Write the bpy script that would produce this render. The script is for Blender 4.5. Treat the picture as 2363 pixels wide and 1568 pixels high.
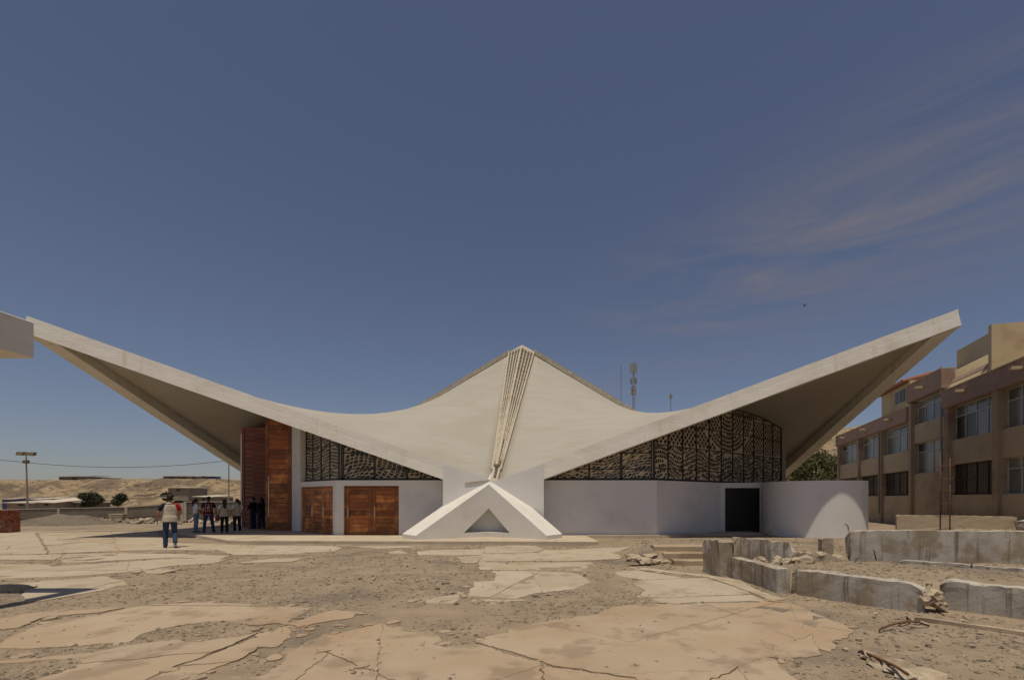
import bpy, bmesh, math, random
from mathutils import Vector, Matrix, noise
from mathutils.geometry import tessellate_polygon
from mathutils.bvhtree import BVHTree

for o in list(bpy.data.objects):
    bpy.data.objects.remove(o)
SC = bpy.context.scene
COL = SC.collection
RND = random.Random(11)

# ------------------------------------------------------------------ camera
F, CX, HY, H = 1120.0, 1277.0, 1150.0, 1.65      # survey of the photograph: focal length, principal point, horizon, eye height
cam = bpy.data.cameras.new('camera')
cam.sensor_width = 36
cam.lens = 36 * F / 2363
cam.shift_x = -(CX - 1181.5) / 2363
cam.shift_y = (HY - 784) / 2363
cam.clip_end = 5000
camo = bpy.data.objects.new('camera', cam)
COL.objects.link(camo)
camo.location = (0, 0, H)
camo.rotation_euler = (math.radians(90), 0, 0)
SC.camera = camo

# ------------------------------------------------------------------ sky, sun, exposure
SUN = Vector((-0.02, -0.235, 1)).normalized()
W = bpy.data.worlds.new('World')
SC.world = W
W.use_nodes = True
nt = W.node_tree
nt.nodes.clear()
wo = nt.nodes.new('ShaderNodeOutputWorld')
bg = nt.nodes.new('ShaderNodeBackground')
sky = nt.nodes.new('ShaderNodeTexSky')
sky.sky_type = 'NISHITA'
sky.sun_disc = False
sky.sun_elevation = math.asin(SUN.z)
sky.sun_rotation = math.atan2(SUN.x, SUN.y)
sky.altitude = 50
sky.air_density = 1.0
sky.dust_density = 0.5
sky.ozone_density = 2.0
tc = nt.nodes.new('ShaderNodeTexCoord')
mp = nt.nodes.new('ShaderNodeMapping')
mp.inputs['Rotation'].default_value = (0, math.radians(24), 0)
mp.inputs['Scale'].default_value = (1.3, 1.3, 9)
mp.inputs['Location'].default_value = (3.1, 0.4, 1.7)
n1 = nt.nodes.new('ShaderNodeTexNoise')
n1.inputs['Scale'].default_value = 1.6
n1.inputs['Detail'].default_value = 7
n1.inputs['Roughness'].default_value = 0.62
n1.inputs['Distortion'].default_value = 0.5
r1 = nt.nodes.new('ShaderNodeValToRGB')
r1.color_ramp.elements[0].position = 0.42
r1.color_ramp.elements[1].position = 0.78
r1.color_ramp.elements[0].color = (0, 0, 0, 1)
r1.color_ramp.elements[1].color = (1, 1, 1, 1)
n2 = nt.nodes.new('ShaderNodeTexNoise')
n2.inputs['Scale'].default_value = 1.1
n2.inputs['Detail'].default_value = 2
r2 = nt.nodes.new('ShaderNodeValToRGB')
r2.color_ramp.elements[0].position = 0.30
r2.color_ramp.elements[1].position = 0.50
mm = nt.nodes.new('ShaderNodeMath')
mm.operation = 'MULTIPLY'
m2 = nt.nodes.new('ShaderNodeMath')
m2.operation = 'MULTIPLY'
m2.inputs[1].default_value = 1.15
mx = nt.nodes.new('ShaderNodeMixRGB')
mx.inputs[2].default_value = (3.6, 3.3, 3.6, 1)
hs = nt.nodes.new('ShaderNodeHueSaturation')
hs.inputs['Saturation'].default_value = 0.86
L = nt.links.new
L(tc.outputs['Generated'], mp.inputs['Vector'])
L(mp.outputs[0], n1.inputs['Vector'])
L(tc.outputs['Generated'], n2.inputs['Vector'])
L(n1.outputs[0], r1.inputs[0])
L(n2.outputs[0], r2.inputs[0])
L(r1.outputs[0], mm.inputs[0])
L(r2.outputs[0], mm.inputs[1])
sx_ = nt.nodes.new('ShaderNodeSeparateXYZ')
mr = nt.nodes.new('ShaderNodeMapRange')
mr.interpolation_type = 'SMOOTHSTEP'
mr.inputs['From Min'].default_value = -0.25
mr.inputs['From Max'].default_value = 0.55
mr.inputs['To Min'].default_value = 0.0
m3 = nt.nodes.new('ShaderNodeMath')
m3.operation = 'MULTIPLY'
L(tc.outputs['Generated'], sx_.inputs[0])
L(sx_.outputs['X'], mr.inputs['Value'])
L(mm.outputs[0], m3.inputs[0])
L(mr.outputs[0], m3.inputs[1])
dp = nt.nodes.new('ShaderNodeVectorMath')
dp.operation = 'DOT_PRODUCT'
dp.inputs[1].default_value = (-0.45, -0.27, 1.0)
ab = nt.nodes.new('ShaderNodeMath')
ab.operation = 'ABSOLUTE'
mr2 = nt.nodes.new('ShaderNodeMapRange')
mr2.interpolation_type = 'SMOOTHSTEP'
mr2.inputs['From Min'].default_value = 0.22
mr2.inputs['From Max'].default_value = 0.0
mr2.inputs['To Min'].default_value = 0.06
m4 = nt.nodes.new('ShaderNodeMath')
m4.operation = 'MULTIPLY'
L(tc.outputs['Generated'], dp.inputs[0])
L(dp.outputs['Value'], ab.inputs[0])
L(ab.outputs[0], mr2.inputs['Value'])
L(m3.outputs[0], m4.inputs[0])
L(mr2.outputs[0], m4.inputs[1])
L(m4.outputs[0], m2.inputs[0])
L(m2.outputs[0], mx.inputs[0])
L(sky.outputs[0], hs.inputs['Color'])
tint = nt.nodes.new('ShaderNodeMixRGB')
tint.blend_type = 'MULTIPLY'
tint.inputs[0].default_value = 1.0
tint.inputs[2].default_value = (1.0, 0.957, 1.04, 1)
L(hs.outputs[0], tint.inputs[1])
L(tint.outputs[0], mx.inputs[1])
L(mx.outputs[0], bg.inputs['Color'])
L(bg.outputs[0], wo.inputs['Surface'])
bg.inputs['Strength'].default_value = 0.052

sl = bpy.data.lights.new('sun', 'SUN')
sl.energy = 3.3
sl.angle = math.radians(0.6)
sl.color = (1, 0.885, 0.70)
slo = bpy.data.objects.new('sun', sl)
COL.objects.link(slo)
slo.location = (0, -20, 80)
slo.rotation_euler = (-SUN).to_track_quat('-Z', 'Y').to_euler()
vs = SC.view_settings
vs.view_transform = 'Standard'
vs.look = 'None'
vs.exposure = 0.0
vs.gamma = 1
vs.use_curve_mapping = False

# ------------------------------------------------------------------ helpers
def at(dx, dy, Y):
    return Vector(((dx - CX) / F * Y, Y, H - (dy - HY) / F * Y))

def gp(dx, dy, z=0.0):
    return at(dx, dy, (H - z) * F / (dy - HY))

def V(*a):
    return Vector(a)

def link(o, parent=None):
    COL.objects.link(o)
    if parent is not None:
        o.parent = parent
    return o

def tag(o, label, cat, group=None, kind=None):
    if label:
        o['label'] = label
    if cat:
        o['category'] = cat
    if group:
        o['group'] = group
    if kind:
        o['kind'] = kind
    return o

def thing(name, loc, label, cat, group=None, rz=0):
    o = bpy.data.objects.new(name, None)
    o.empty_display_size = 0.2
    o.location = loc
    o.rotation_euler = (0, 0, rz)
    link(o)
    return tag(o, label, cat, group)

def mesh_obj(name, bm, mat, parent=None, smooth=False, world=True, bevel=0):
    """link a bmesh given in world coordinates as one object (local under its parent)"""
    if bevel:
        bmesh.ops.bevel(bm, geom=list(bm.edges), offset=bevel, segments=1, affect='EDGES')
    me = bpy.data.meshes.new(name)
    bm.normal_update()
    bm.to_mesh(me)
    bm.free()
    if smooth:
        for p in me.polygons:
            p.use_smooth = True
    me.materials.append(mat)
    o = bpy.data.objects.new(name, me)
    link(o, parent)
    if parent is not None and world:
        M = Matrix.Identity(4)
        ch = []
        p = parent
        while p is not None:
            ch.append(p)
            p = p.parent
        for p in reversed(ch):
            M = M @ Matrix.LocRotScale(p.location, p.rotation_euler.to_quaternion(), p.scale)
        me.transform(M.inverted())
    return o

def recentre(o):
    """put a parentless mesh's origin at the middle of its base"""
    me = o.data
    xs = [v.co for v in me.vertices]
    c = Vector(((min(v.x for v in xs) + max(v.x for v in xs)) / 2, (min(v.y for v in xs) + max(v.y for v in xs)) / 2, min(v.z for v in xs)))
    me.transform(Matrix.Translation(-c))
    o.location = c
    return o

def put(name, data, loc, parent=None, rot=(0, 0, 0), scale=(1, 1, 1)):
    o = bpy.data.objects.new(name, data)
    o.location = loc
    o.rotation_euler = rot
    o.scale = scale
    return link(o, parent)

def quad_box(bm, p, dx, dy, dz):
    """box from corner p along three vectors"""
    c = [p, p + dx, p + dx + dy, p + dy]
    c += [q + dz for q in c]
    v = [bm.verts.new(q) for q in c]
    for f in ((0, 3, 2, 1), (4, 5, 6, 7), (0, 1, 5, 4), (1, 2, 6, 5), (2, 3, 7, 6), (3, 0, 4, 7)):
        bm.faces.new([v[i] for i in f])

def box(bm, x0, x1, y0, y1, z0, z1):
    quad_box(bm, V(x0, y0, z0), V(x1 - x0, 0, 0), V(0, y1 - y0, 0), V(0, 0, z1 - z0))

def bar(bm, a, b, w, h=None, up=V(0, 0, 1)):
    """square bar from a to b, w across and h along up"""
    h = h or w
    d = (b - a).normalized()
    s = d.cross(up)
    if s.length < 1e-4:
        s = d.cross(V(0, 1, 0))
    s.normalize()
    u = s.cross(d).normalized()
    quad_box(bm, a - s * w / 2 - u * h / 2, s * w, u * h, b - a)

def prism(bm, poly, z0, z1):
    """poly of (x,y) or Vectors, z0/z1 numbers or lists"""
    n = len(poly)
    za = z0 if isinstance(z0, (list, tuple)) else [z0] * n
    zb = z1 if isinstance(z1, (list, tuple)) else [z1] * n
    lo = [bm.verts.new((p[0], p[1], z)) for p, z in zip(poly, za)]
    hi = [bm.verts.new((p[0], p[1], z)) for p, z in zip(poly, zb)]
    for t in tessellate_polygon([[Vector((p[0], p[1], 0)) for p in poly]]):
        try:
            bm.faces.new([hi[i] for i in t])
            bm.faces.new([lo[i] for i in reversed(t)])
        except ValueError:
            pass
    for i in range(n):
        j = (i + 1) % n
        bm.faces.new([lo[i], lo[j], hi[j], hi[i]])
    bmesh.ops.recalc_face_normals(bm, faces=list(bm.faces))

def tube(bm, pts, rad, seg=6, cap=True):
    rads = rad if isinstance(rad, (list, tuple)) else [rad] * len(pts)
    rings = []
    for i, p in enumerate(pts):
        a = pts[max(i - 1, 0)]
        b = pts[min(i + 1, len(pts) - 1)]
        d = (b - a).normalized()
        ref = V(0, 0, 1) if abs(d.z) < 0.9 else V(1, 0, 0)
        s = d.cross(ref).normalized()
        u = s.cross(d)
        rings.append([bm.verts.new(p + (s * math.cos(k * 2 * math.pi / seg) + u * math.sin(k * 2 * math.pi / seg)) * rads[i]) for k in range(seg)])
    for r0, r1_ in zip(rings, rings[1:]):
        for k in range(seg):
            bm.faces.new([r0[k], r0[(k + 1) % seg], r1_[(k + 1) % seg], r1_[k]])
    if cap:
        bm.faces.new(list(reversed(rings[0])))
        bm.faces.new(rings[-1])

def NB():
    return bmesh.new()

# ------------------------------------------------------------------ materials
def mat(name, c1, c2=None, s1=4.0, c3=None, s2=0.5, t3=(0.5, 0.7), rough=0.85, bump=0.15, bs=40.0, stretch=(1, 1, 1), vary=0.0,
        spec=0.3, metal=0.0, coord='pos', bd=0.02, detail=6, c4=None, s4=8.0, st4=(1, 1, 1), t4=(0.55, 0.7), a3=1.0, a4=1.0):
    m = bpy.data.materials.new(name)
    m.use_nodes = True
    t = m.node_tree
    b = t.nodes['Principled BSDF']
    b.inputs['Roughness'].default_value = rough
    b.inputs['Specular IOR Level'].default_value = spec
    b.inputs['Metallic'].default_value = metal
    if coord == 'pos':
        src = t.nodes.new('ShaderNodeNewGeometry').outputs['Position']
    else:
        src = t.nodes.new('ShaderNodeTexCoord').outputs['Object']

    def nz(scale, st, det=detail):
        mpp = t.nodes.new('ShaderNodeMapping')
        mpp.inputs['Scale'].default_value = st
        t.links.new(src, mpp.inputs['Vector'])
        n = t.nodes.new('ShaderNodeTexNoise')
        n.inputs['Scale'].default_value = scale
        n.inputs['Detail'].default_value = det
        n.inputs['Roughness'].default_value = 0.6
        t.links.new(mpp.outputs[0], n.inputs['Vector'])
        return n.outputs[0]

    def mixc(fac, a, bcol):
        x = t.nodes.new('ShaderNodeMixRGB')
        if isinstance(fac, float):
            x.inputs[0].default_value = fac
        else:
            t.links.new(fac, x.inputs[0])
        for k, q in ((1, a), (2, bcol)):
            if isinstance(q, tuple):
                x.inputs[k].default_value = (*q, 1)
            else:
                t.links.new(q, x.inputs[k])
        return x.outputs[0]

    def ramp(o, lo, hi, amp=1.0):
        r = t.nodes.new('ShaderNodeMapRange')
        r.inputs['From Min'].default_value = lo
        r.inputs['From Max'].default_value = hi
        r.inputs['To Max'].default_value = amp
        r.interpolation_type = 'SMOOTHSTEP'
        t.links.new(o, r.inputs['Value'])
        return r.outputs[0]
    col = c1
    if c2:
        col = mixc(ramp(nz(s1, stretch), 0.3, 0.7), c1, c2)
    if c3:
        col = mixc(ramp(nz(s2, (1, 1, 1)), t3[0], t3[1], a3), col, c3)
    if c4:
        col = mixc(ramp(nz(s4, st4), t4[0], t4[1], a4), col, c4)
    if vary:
        oi = t.nodes.new('ShaderNodeObjectInfo')
        h = t.nodes.new('ShaderNodeHueSaturation')
        r = t.nodes.new('ShaderNodeMapRange')
        r.inputs['To Min'].default_value = 1 - vary
        r.inputs['To Max'].default_value = 1 + vary
        t.links.new(oi.outputs['Random'], r.inputs['Value'])
        t.links.new(r.outputs[0], h.inputs['Value'])
        if isinstance(col, tuple):
            h.inputs['Color'].default_value = (*col, 1)
        else:
            t.links.new(col, h.inputs['Color'])
        col = h.outputs[0]
    if isinstance(col, tuple):
        b.inputs['Base Color'].default_value = (*col, 1)
    else:
        t.links.new(col, b.inputs['Base Color'])
    if bump:
        bn = t.nodes.new('ShaderNodeBump')
        bn.inputs['Strength'].default_value = bump
        bn.inputs['Distance'].default_value = bd
        t.links.new(nz(bs, stretch, 4), bn.inputs['Height'])
        t.links.new(bn.outputs[0], b.inputs['Normal'])
    return m

M = {}
M['dirt'] = mat('dirt', (0.255, 0.197, 0.135), (0.335, 0.262, 0.182), 1.6, (0.195, 0.157, 0.116), 0.45, (0.5, 0.64), bump=0.7, bs=26, bd=0.03, c4=(0.40, 0.33, 0.24), s4=22, t4=(0.6, 0.75))
M['slab'] = mat('slab_concrete', (0.385, 0.298, 0.203), (0.425, 0.345, 0.25), 0.9, (0.375, 0.268, 0.175), 0.4, (0.42, 0.66), rough=0.9, bump=0.35, bs=70, vary=0.04, c4=(0.25, 0.19, 0.128), s4=1.5, t4=(0.50, 0.63), a4=0.7)
M['slab_pale'] = mat('pale_slab_concrete', (0.41, 0.345, 0.25), (0.46, 0.395, 0.30), 0.9, (0.385, 0.30, 0.205), 0.3, (0.46, 0.66), rough=0.9, bump=0.35, bs=70, vary=0.04, c4=(0.29, 0.225, 0.152), s4=1.5, t4=(0.53, 0.66), a4=0.6)
M['plinth'] = mat('plinth_concrete', (0.46, 0.38, 0.28), (0.52, 0.44, 0.34), 1.5, (0.40, 0.32, 0.22), 0.6, vary=0.04, bump=0.15)
M['shell'] = mat('shell_concrete', (0.385, 0.36, 0.308), (0.41, 0.385, 0.332), 0.9, (0.37, 0.342, 0.288), 0.16, (0.45, 0.65), rough=0.92, bump=0.2, bs=14, stretch=(0.5, 0.5, 5), bd=0.02, c4=(0.31, 0.275, 0.215), s4=2.2, st4=(0.25, 0.25, 6), t4=(0.5, 0.72), a4=0.45)
M['beam'] = mat('beam_concrete', (0.665, 0.63, 0.56), (0.71, 0.68, 0.62), 2.0, (0.60, 0.55, 0.465), 0.5, (0.5, 0.7), rough=0.9, bump=0.3, bs=6, stretch=(0.5, 0.5, 5), c4=(0.52, 0.40, 0.25), s4=2.6, st4=(1, 1, 0.12), t4=(0.57, 0.72), a4=0.6)
M['white'] = mat('white_plaster', (0.665, 0.655, 0.635), (0.695, 0.685, 0.665), 1.2, (0.62, 0.60, 0.57), 0.7, (0.5, 0.72), rough=0.9, bump=0.12, bs=40, c4=(0.56, 0.52, 0.46), s4=2.6, st4=(1, 1, 0.3), t4=(0.62, 0.8), a4=0.2)
M['pier'] = mat('pier_plaster', (0.68, 0.665, 0.64), (0.72, 0.705, 0.685), 1.5, rough=0.9, bump=0.12, bs=30, c4=(0.60, 0.49, 0.33), s4=2.2, st4=(1.3, 1.3, 0.15), t4=(0.63, 0.8), a4=0.55)
M['buttress'] = mat('buttress_plaster', (0.665, 0.64, 0.59), (0.70, 0.68, 0.635), 2.0, (0.61, 0.575, 0.51), 0.9, (0.52, 0.75), rough=0.9, bump=0.12, bs=35)
M['wood'] = mat('varnished_wood', (0.36, 0.115, 0.028), (0.21, 0.062, 0.017), 4.0, (0.50, 0.195, 0.05), 1.7, (0.48, 0.62), rough=0.42, bump=0.05, stretch=(1, 1, 9), vary=0.5, spec=0.4)
M['woodred'] = mat('red_wood', (0.22, 0.065, 0.03), (0.14, 0.042, 0.02), 5.0, rough=0.5, bump=0.05, stretch=(1, 1, 9), vary=0.22)
M['pilaster'] = mat('pilaster_paint', (0.35, 0.265, 0.19), (0.39, 0.30, 0.215), 2.0, (0.27, 0.185, 0.135), 0.9, bump=0.2, bs=20)
M['steel'] = mat('dark_steel', (0.05, 0.047, 0.042), (0.07, 0.065, 0.055), 6, rough=0.6, bump=0.05)
M['black'] = mat('black_door_paint', (0.012, 0.012, 0.012), (0.02, 0.018, 0.016), 6, rough=0.5, bump=0.1)
M['chrome'] = mat('brushed_steel', (0.6, 0.6, 0.6), rough=0.35, metal=0.9, bump=0)
M['matrix'] = mat('cast_matrix', (0.58, 0.475, 0.32), (0.66, 0.555, 0.39), 3, rough=0.9, bump=0.2, bs=40, vary=0.08)
M['glassdark'] = mat('dark_cast_glass', (0.012, 0.013, 0.012), (0.03, 0.03, 0.022), 3, (0.05, 0.03, 0.015), 2.0, (0.55, 0.7), rough=0.3, bump=0.2, bs=30, spec=0.5)
M['lattice'] = mat('lattice_concrete', (0.42, 0.37, 0.285), (0.48, 0.425, 0.335), 3, (0.35, 0.295, 0.21), 1.0, bump=0.2)
M['skyglass'] = mat('dusty_glass', (0.10, 0.085, 0.065), (0.17, 0.145, 0.11), 2.5, rough=0.5, bump=0.1)
M['oldconc'] = mat('weathered_concrete', (0.36, 0.325, 0.27), (0.48, 0.445, 0.39), 2.2, (0.31, 0.255, 0.185), 1.5, (0.5, 0.6), rough=0.95, bump=0.35, bs=22, bd=0.015, c4=(0.17, 0.135, 0.10), s4=5.0, st4=(1.6, 1.6, 0.12), t4=(0.52, 0.68), a4=0.85)
M['rubble'] = mat('broken_concrete', (0.36, 0.29, 0.20), (0.50, 0.42, 0.31), 5, (0.24, 0.18, 0.12), 2.0, rough=0.95, bump=0.8, bs=18, bd=0.03)
M['stone'] = mat('loose_stone', (0.26, 0.215, 0.165), (0.36, 0.30, 0.23), 5, rough=0.95, bump=0.4, bs=30, vary=0.45)
M['gravel'] = mat('gravel', (0.13, 0.105, 0.078), (0.37, 0.30, 0.215), 9, rough=0.95, bump=0.3, bs=60, detail=2)
M['rust'] = mat('rusty_rebar', (0.10, 0.05, 0.03), (0.16, 0.08, 0.045), 12, rough=0.9, bump=0.3)
M['hill'] = mat('desert_hill', (0.29, 0.215, 0.13), (0.37, 0.28, 0.175), 0.16, (0.18, 0.138, 0.095), 0.11, (0.46, 0.56), rough=1, bump=1.0, bs=0.5, bd=1.5, c4=(0.10, 0.08, 0.058), s4=0.6, st4=(1, 1, 3), t4=(0.54, 0.62), a4=0.85)
M['panel'] = mat('grey_boundary_panel', (0.135, 0.112, 0.085), (0.17, 0.145, 0.11), 1.2, (0.11, 0.09, 0.07), 0.4, bump=0.3, bs=12, vary=0.06)
M['post'] = mat('concrete_post', (0.36, 0.31, 0.24), (0.42, 0.37, 0.29), 3)
M['brick'] = mat('red_brick', (0.33, 0.12, 0.075), (0.26, 0.09, 0.055), 8, (0.36, 0.25, 0.19), 1.2, (0.52, 0.68), bump=0.3, vary=0.4)
M['tan'] = mat('tan_plaster', (0.44, 0.35, 0.235), (0.48, 0.39, 0.265), 1.0, (0.35, 0.275, 0.175), 0.5, (0.5, 0.7), rough=0.95, bump=0.25, bs=25, c4=(0.18, 0.14, 0.09), s4=1.2, st4=(1, 1, 0.4), t4=(0.62, 0.8), a4=0.6)
M['cream'] = mat('cream_plaster', (0.46, 0.37, 0.22), (0.50, 0.41, 0.26), 1.0, (0.40, 0.29, 0.18), 0.6, bump=0.2, bs=20)
M['brown'] = mat('brown_paint', (0.32, 0.215, 0.165), (0.35, 0.245, 0.19), 2.0, (0.27, 0.175, 0.135), 0.7, bump=0.2, bs=20)
M['wframe'] = mat('pale_window_frame', (0.50, 0.50, 0.46), (0.42, 0.42, 0.39), 5, rough=0.5, bump=0)
M['wglass'] = mat('window_glass', (0.13, 0.14, 0.13), (0.20, 0.20, 0.18), 0.7, rough=0.22, bump=0.02, bs=2, spec=0.8, vary=0.3)
M['dglass'] = mat('dark_window_glass', (0.03, 0.027, 0.022), (0.06, 0.05, 0.04), 1.2, rough=0.3, bump=0, spec=0.5, vary=0.3)
M['grille'] = mat('iron_grille', (0.09, 0.065, 0.045), rough=0.8, bump=0)
M['tile'] = mat('clay_tile', (0.30, 0.14, 0.09), (0.22, 0.10, 0.07), 4)
M['pipe'] = mat('pipe', (0.30, 0.26, 0.20), rough=0.6)
M['leaf'] = mat('leaf', (0.06, 0.07, 0.02), (0.115, 0.115, 0.038), 1.5, rough=0.6, bump=0, spec=0.2)
M['bush'] = mat('dark_leaf', (0.045, 0.055, 0.026), (0.075, 0.085, 0.042), 1.0, rough=0.7, bump=0)
M['bark'] = mat('bark', (0.14, 0.10, 0.07), (0.20, 0.15, 0.10), 5, bump=0.5)
M['grass'] = mat('dry_green', (0.13, 0.13, 0.06), (0.19, 0.17, 0.09), 2, bump=0)
M['galv'] = mat('painted_pole', (0.22, 0.19, 0.15), (0.28, 0.24, 0.19), 4, rough=0.6, bump=0)
M['lamp'] = mat('floodlight_body', (0.16, 0.12, 0.07), (0.20, 0.15, 0.09), 4, rough=0.6, bump=0)
M['cable'] = mat('cable', (0.03, 0.03, 0.035), rough=0.7, bump=0)
M['tin'] = mat('tin_roof', (0.52, 0.46, 0.38), (0.44, 0.37, 0.29), 0.8, rough=0.7, bump=0.1, bs=4, vary=0.2)
M['shack'] = mat('shack_wall', (0.26, 0.21, 0.16), (0.19, 0.16, 0.13), 0.8, rough=0.9, bump=0.1, bs=4, vary=0.3)
M['bluewall'] = mat('blue_wall', (0.06, 0.10, 0.22), (0.10, 0.14, 0.24), 1, bump=0)
M['lilac'] = mat('lilac_wall', (0.22, 0.18, 0.26), (0.26, 0.22, 0.28), 1, bump=0)
M['palewood'] = mat('pale_timber', (0.50, 0.42, 0.30), (0.42, 0.34, 0.23), 4, vary=0.1)

# ------------------------------------------------------------------ terrain
def sstep(a, b, x):
    t = max(0.0, min(1.0, (x - a) / (b - a)))
    return t * t * (3 - 2 * t)

def inside(poly, x, y):
    c = False
    n = len(poly)
    j = n - 1
    for i in range(n):
        xi, yi = poly[i][0], poly[i][1]
        xj, yj = poly[j][0], poly[j][1]
        if (yi > y) != (yj > y) and x < (xj - xi) * (y - yi) / (yj - yi) + xi:
            c = not c
        j = i
    return c

def seg_dist(poly, x, y):
    best = 1e9
    n = len(poly)
    for i in range(n):
        ax, ay = poly[i][0], poly[i][1]
        bx, by = poly[(i + 1) % n][0], poly[(i + 1) % n][1]
        dx, dy = bx - ax, by - ay
        l2 = dx * dx + dy * dy
        t = 0 if l2 == 0 else max(0, min(1, ((x - ax) * dx + (y - ay) * dy) / l2))
        d = math.hypot(x - ax - t * dx, y - ay - t * dy)
        best = min(best, d)
    return best

PLANTER = [(4.05, 10.05), (4.22, 8.45), (5.3, 7.25), (5.5, 7.5), (5.95, 7.4), (6.5, 6.85), (8.2, 5.2), (13, 6.0), (13, 9.0), (6.7, 10.6), (5.2, 10.15)]
UPPER = [(3.95, 10.45), (5.2, 10.45), (6.6, 10.75), (9.6, 9.95), (16, 8.5), (30, 12), (30, 17), (12, 15.2), (7.0, 15.2), (2.75, 14.4), (2.75, 12.75), (4.1, 12.7)]

def terr(x, y):
    n = noise.noise(V(x * 0.9, y * 0.9, 3.3)) * 0.016 + noise.noise(V(x * 3.1, y * 3.1, 7.1)) * 0.011
    if y > 45 or abs(x) > 40:
        n *= 3
    z = n + 0.006
    # terrace on the right
    if -2 < x < 40 and 4 < y < 60:
        if 5 < y < 11 and x > 3.5:
            d = seg_dist(PLANTER, x, y)
            s = d if inside(PLANTER, x, y) else -d
            z = max(z, 0.33 * sstep(-0.02, 0.12, s) + n * 1.8)
        d = seg_dist(UPPER, x, y)
        s = d if inside(UPPER, x, y) else -d
        wide = 3.6 if y > 14.4 else 0.9
        k = sstep(-wide, 0.05, s) if y > 12.6 else sstep(-0.02, 0.1, s)
        if x < 3.0:
            k = sstep(-1.0, 0.05, s)
        z = max(z, 0.40 * k + n * 1.5)
        # plateau in front of the school
        ax, ay, bx, by = 7.3, 10.9, 15.6, 21.5
        dd = ((by - ay) * (x - ax) - (bx - ax) * (y - ay)) / math.hypot(bx - ax, by - ay)
        if y > 9 + 0.0 * x:
            yline = 10.75 - 0.27 * (x - 6.6)
            z = max(z, 0.66 * sstep(-0.3, 0.9, dd) * sstep(0.0, 0.15, y - yline) + n)
    # ground falls away on the far left, behind the lip
    if y > 33 and x < 5:
        z -= 0.35 * sstep(36, 48, y) + 0.5 * sstep(-22, -42, x) * sstep(34, 50, y)
    return z

def axis(a, b, step, lo, hi, g=1.18):
    v = []
    t = a
    while t < b:
        v.append(t)
        t += step
    s = step
    while t < hi:
        v.append(t)
        s *= g
        t += s
    v.append(hi)
    s = step
    t = a
    pre = []
    while True:
        s *= g
        t -= s
        if t < lo:
            break
        pre.append(t)
    pre.append(lo)
    return list(reversed(pre)) + v

xs = axis(-17, 15, 0.16, -900, 900)
ys = axis(3.0, 20, 0.16, -40, 1500)
gv = []
for y in ys:
    for x in xs:
        gv.append((x, y, terr(x, y)))
gf = []
nx = len(xs)
for j in range(len(ys) - 1):
    for i in range(nx - 1):
        a = j * nx + i
        gf.append((a, a + 1, a + nx + 1, a + nx))
gme = bpy.data.meshes.new('ground')
gme.from_pydata(gv, [], gf)
for p in gme.polygons:
    p.use_smooth = True
gme.materials.append(M['dirt'])
ground = put('ground', gme, (0, 0, 0))
tag(ground, 'dusty tan dirt ground with gravel between broken paving', None, kind='structure')
GBVH = BVHTree.FromPolygons([Vector(v) for v in gv], gf)

def gz(x, y):
    h = GBVH.ray_cast(V(x, y, 30), V(0, 0, -1))
    return h[0].z if h[0] is not None else 0.0

# ------------------------------------------------------------------ broken pavement: each slab a part
def g1(p):
    return gp(0.33606 * p[0], 1224.1 + 0.33606 * p[1], 0.03)
def g2(p):
    return gp(661.7 + 0.33606 * p[0], 1224.1 + 0.33606 * p[1], 0.03)
def g3(p):
    return gp(1323.4 + 0.30805 * p[0], 1224.1 + 0.30805 * p[1], 0.03)

def warp(x, y):
    a = noise.noise_vector(V(x * 0.8, y * 0.8, 1.0)) * 0.05 + noise.noise_vector(V(x * 3.0, y * 3.0, 5.0)) * 0.04 + noise.noise_vector(V(x * 8, y * 8, 9.0)) * 0.035 + noise.noise_vector(V(x * 19, y * 19, 2.0)) * 0.014
    return x + a.x, y + a.y

def clip(poly, a, b, off):
    """keep what lies left of the line a-b moved by off"""
    dx, dy = b[0] - a[0], b[1] - a[1]
    l = math.hypot(dx, dy)
    nx_, ny_ = -dy / l, dx / l
    out = []
    n = len(poly)
    def sd(p):
        return (p[0] - a[0]) * nx_ + (p[1] - a[1]) * ny_ - off
    for i in range(n):
        p, q = poly[i], poly[(i + 1) % n]
        sp, sq = sd(p), sd(q)
        if sp >= 0:
            out.append(p)
        if (sp >= 0) != (sq >= 0):
            t = sp / (sp - sq)
            out.append((p[0] + (q[0] - p[0]) * t, p[1] + (q[1] - p[1]) * t))
    return out

def area(p):
    return abs(sum(p[i][0] * p[(i + 1) % len(p)][1] - p[(i + 1) % len(p)][0] * p[i][1] for i in range(len(p)))) / 2

pave = bpy.data.objects.new('pavement', None)
link(pave)
tag(pave, 'old cracked concrete paving broken into slabs in the dirt', None, kind='structure')
SLABS = []

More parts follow.
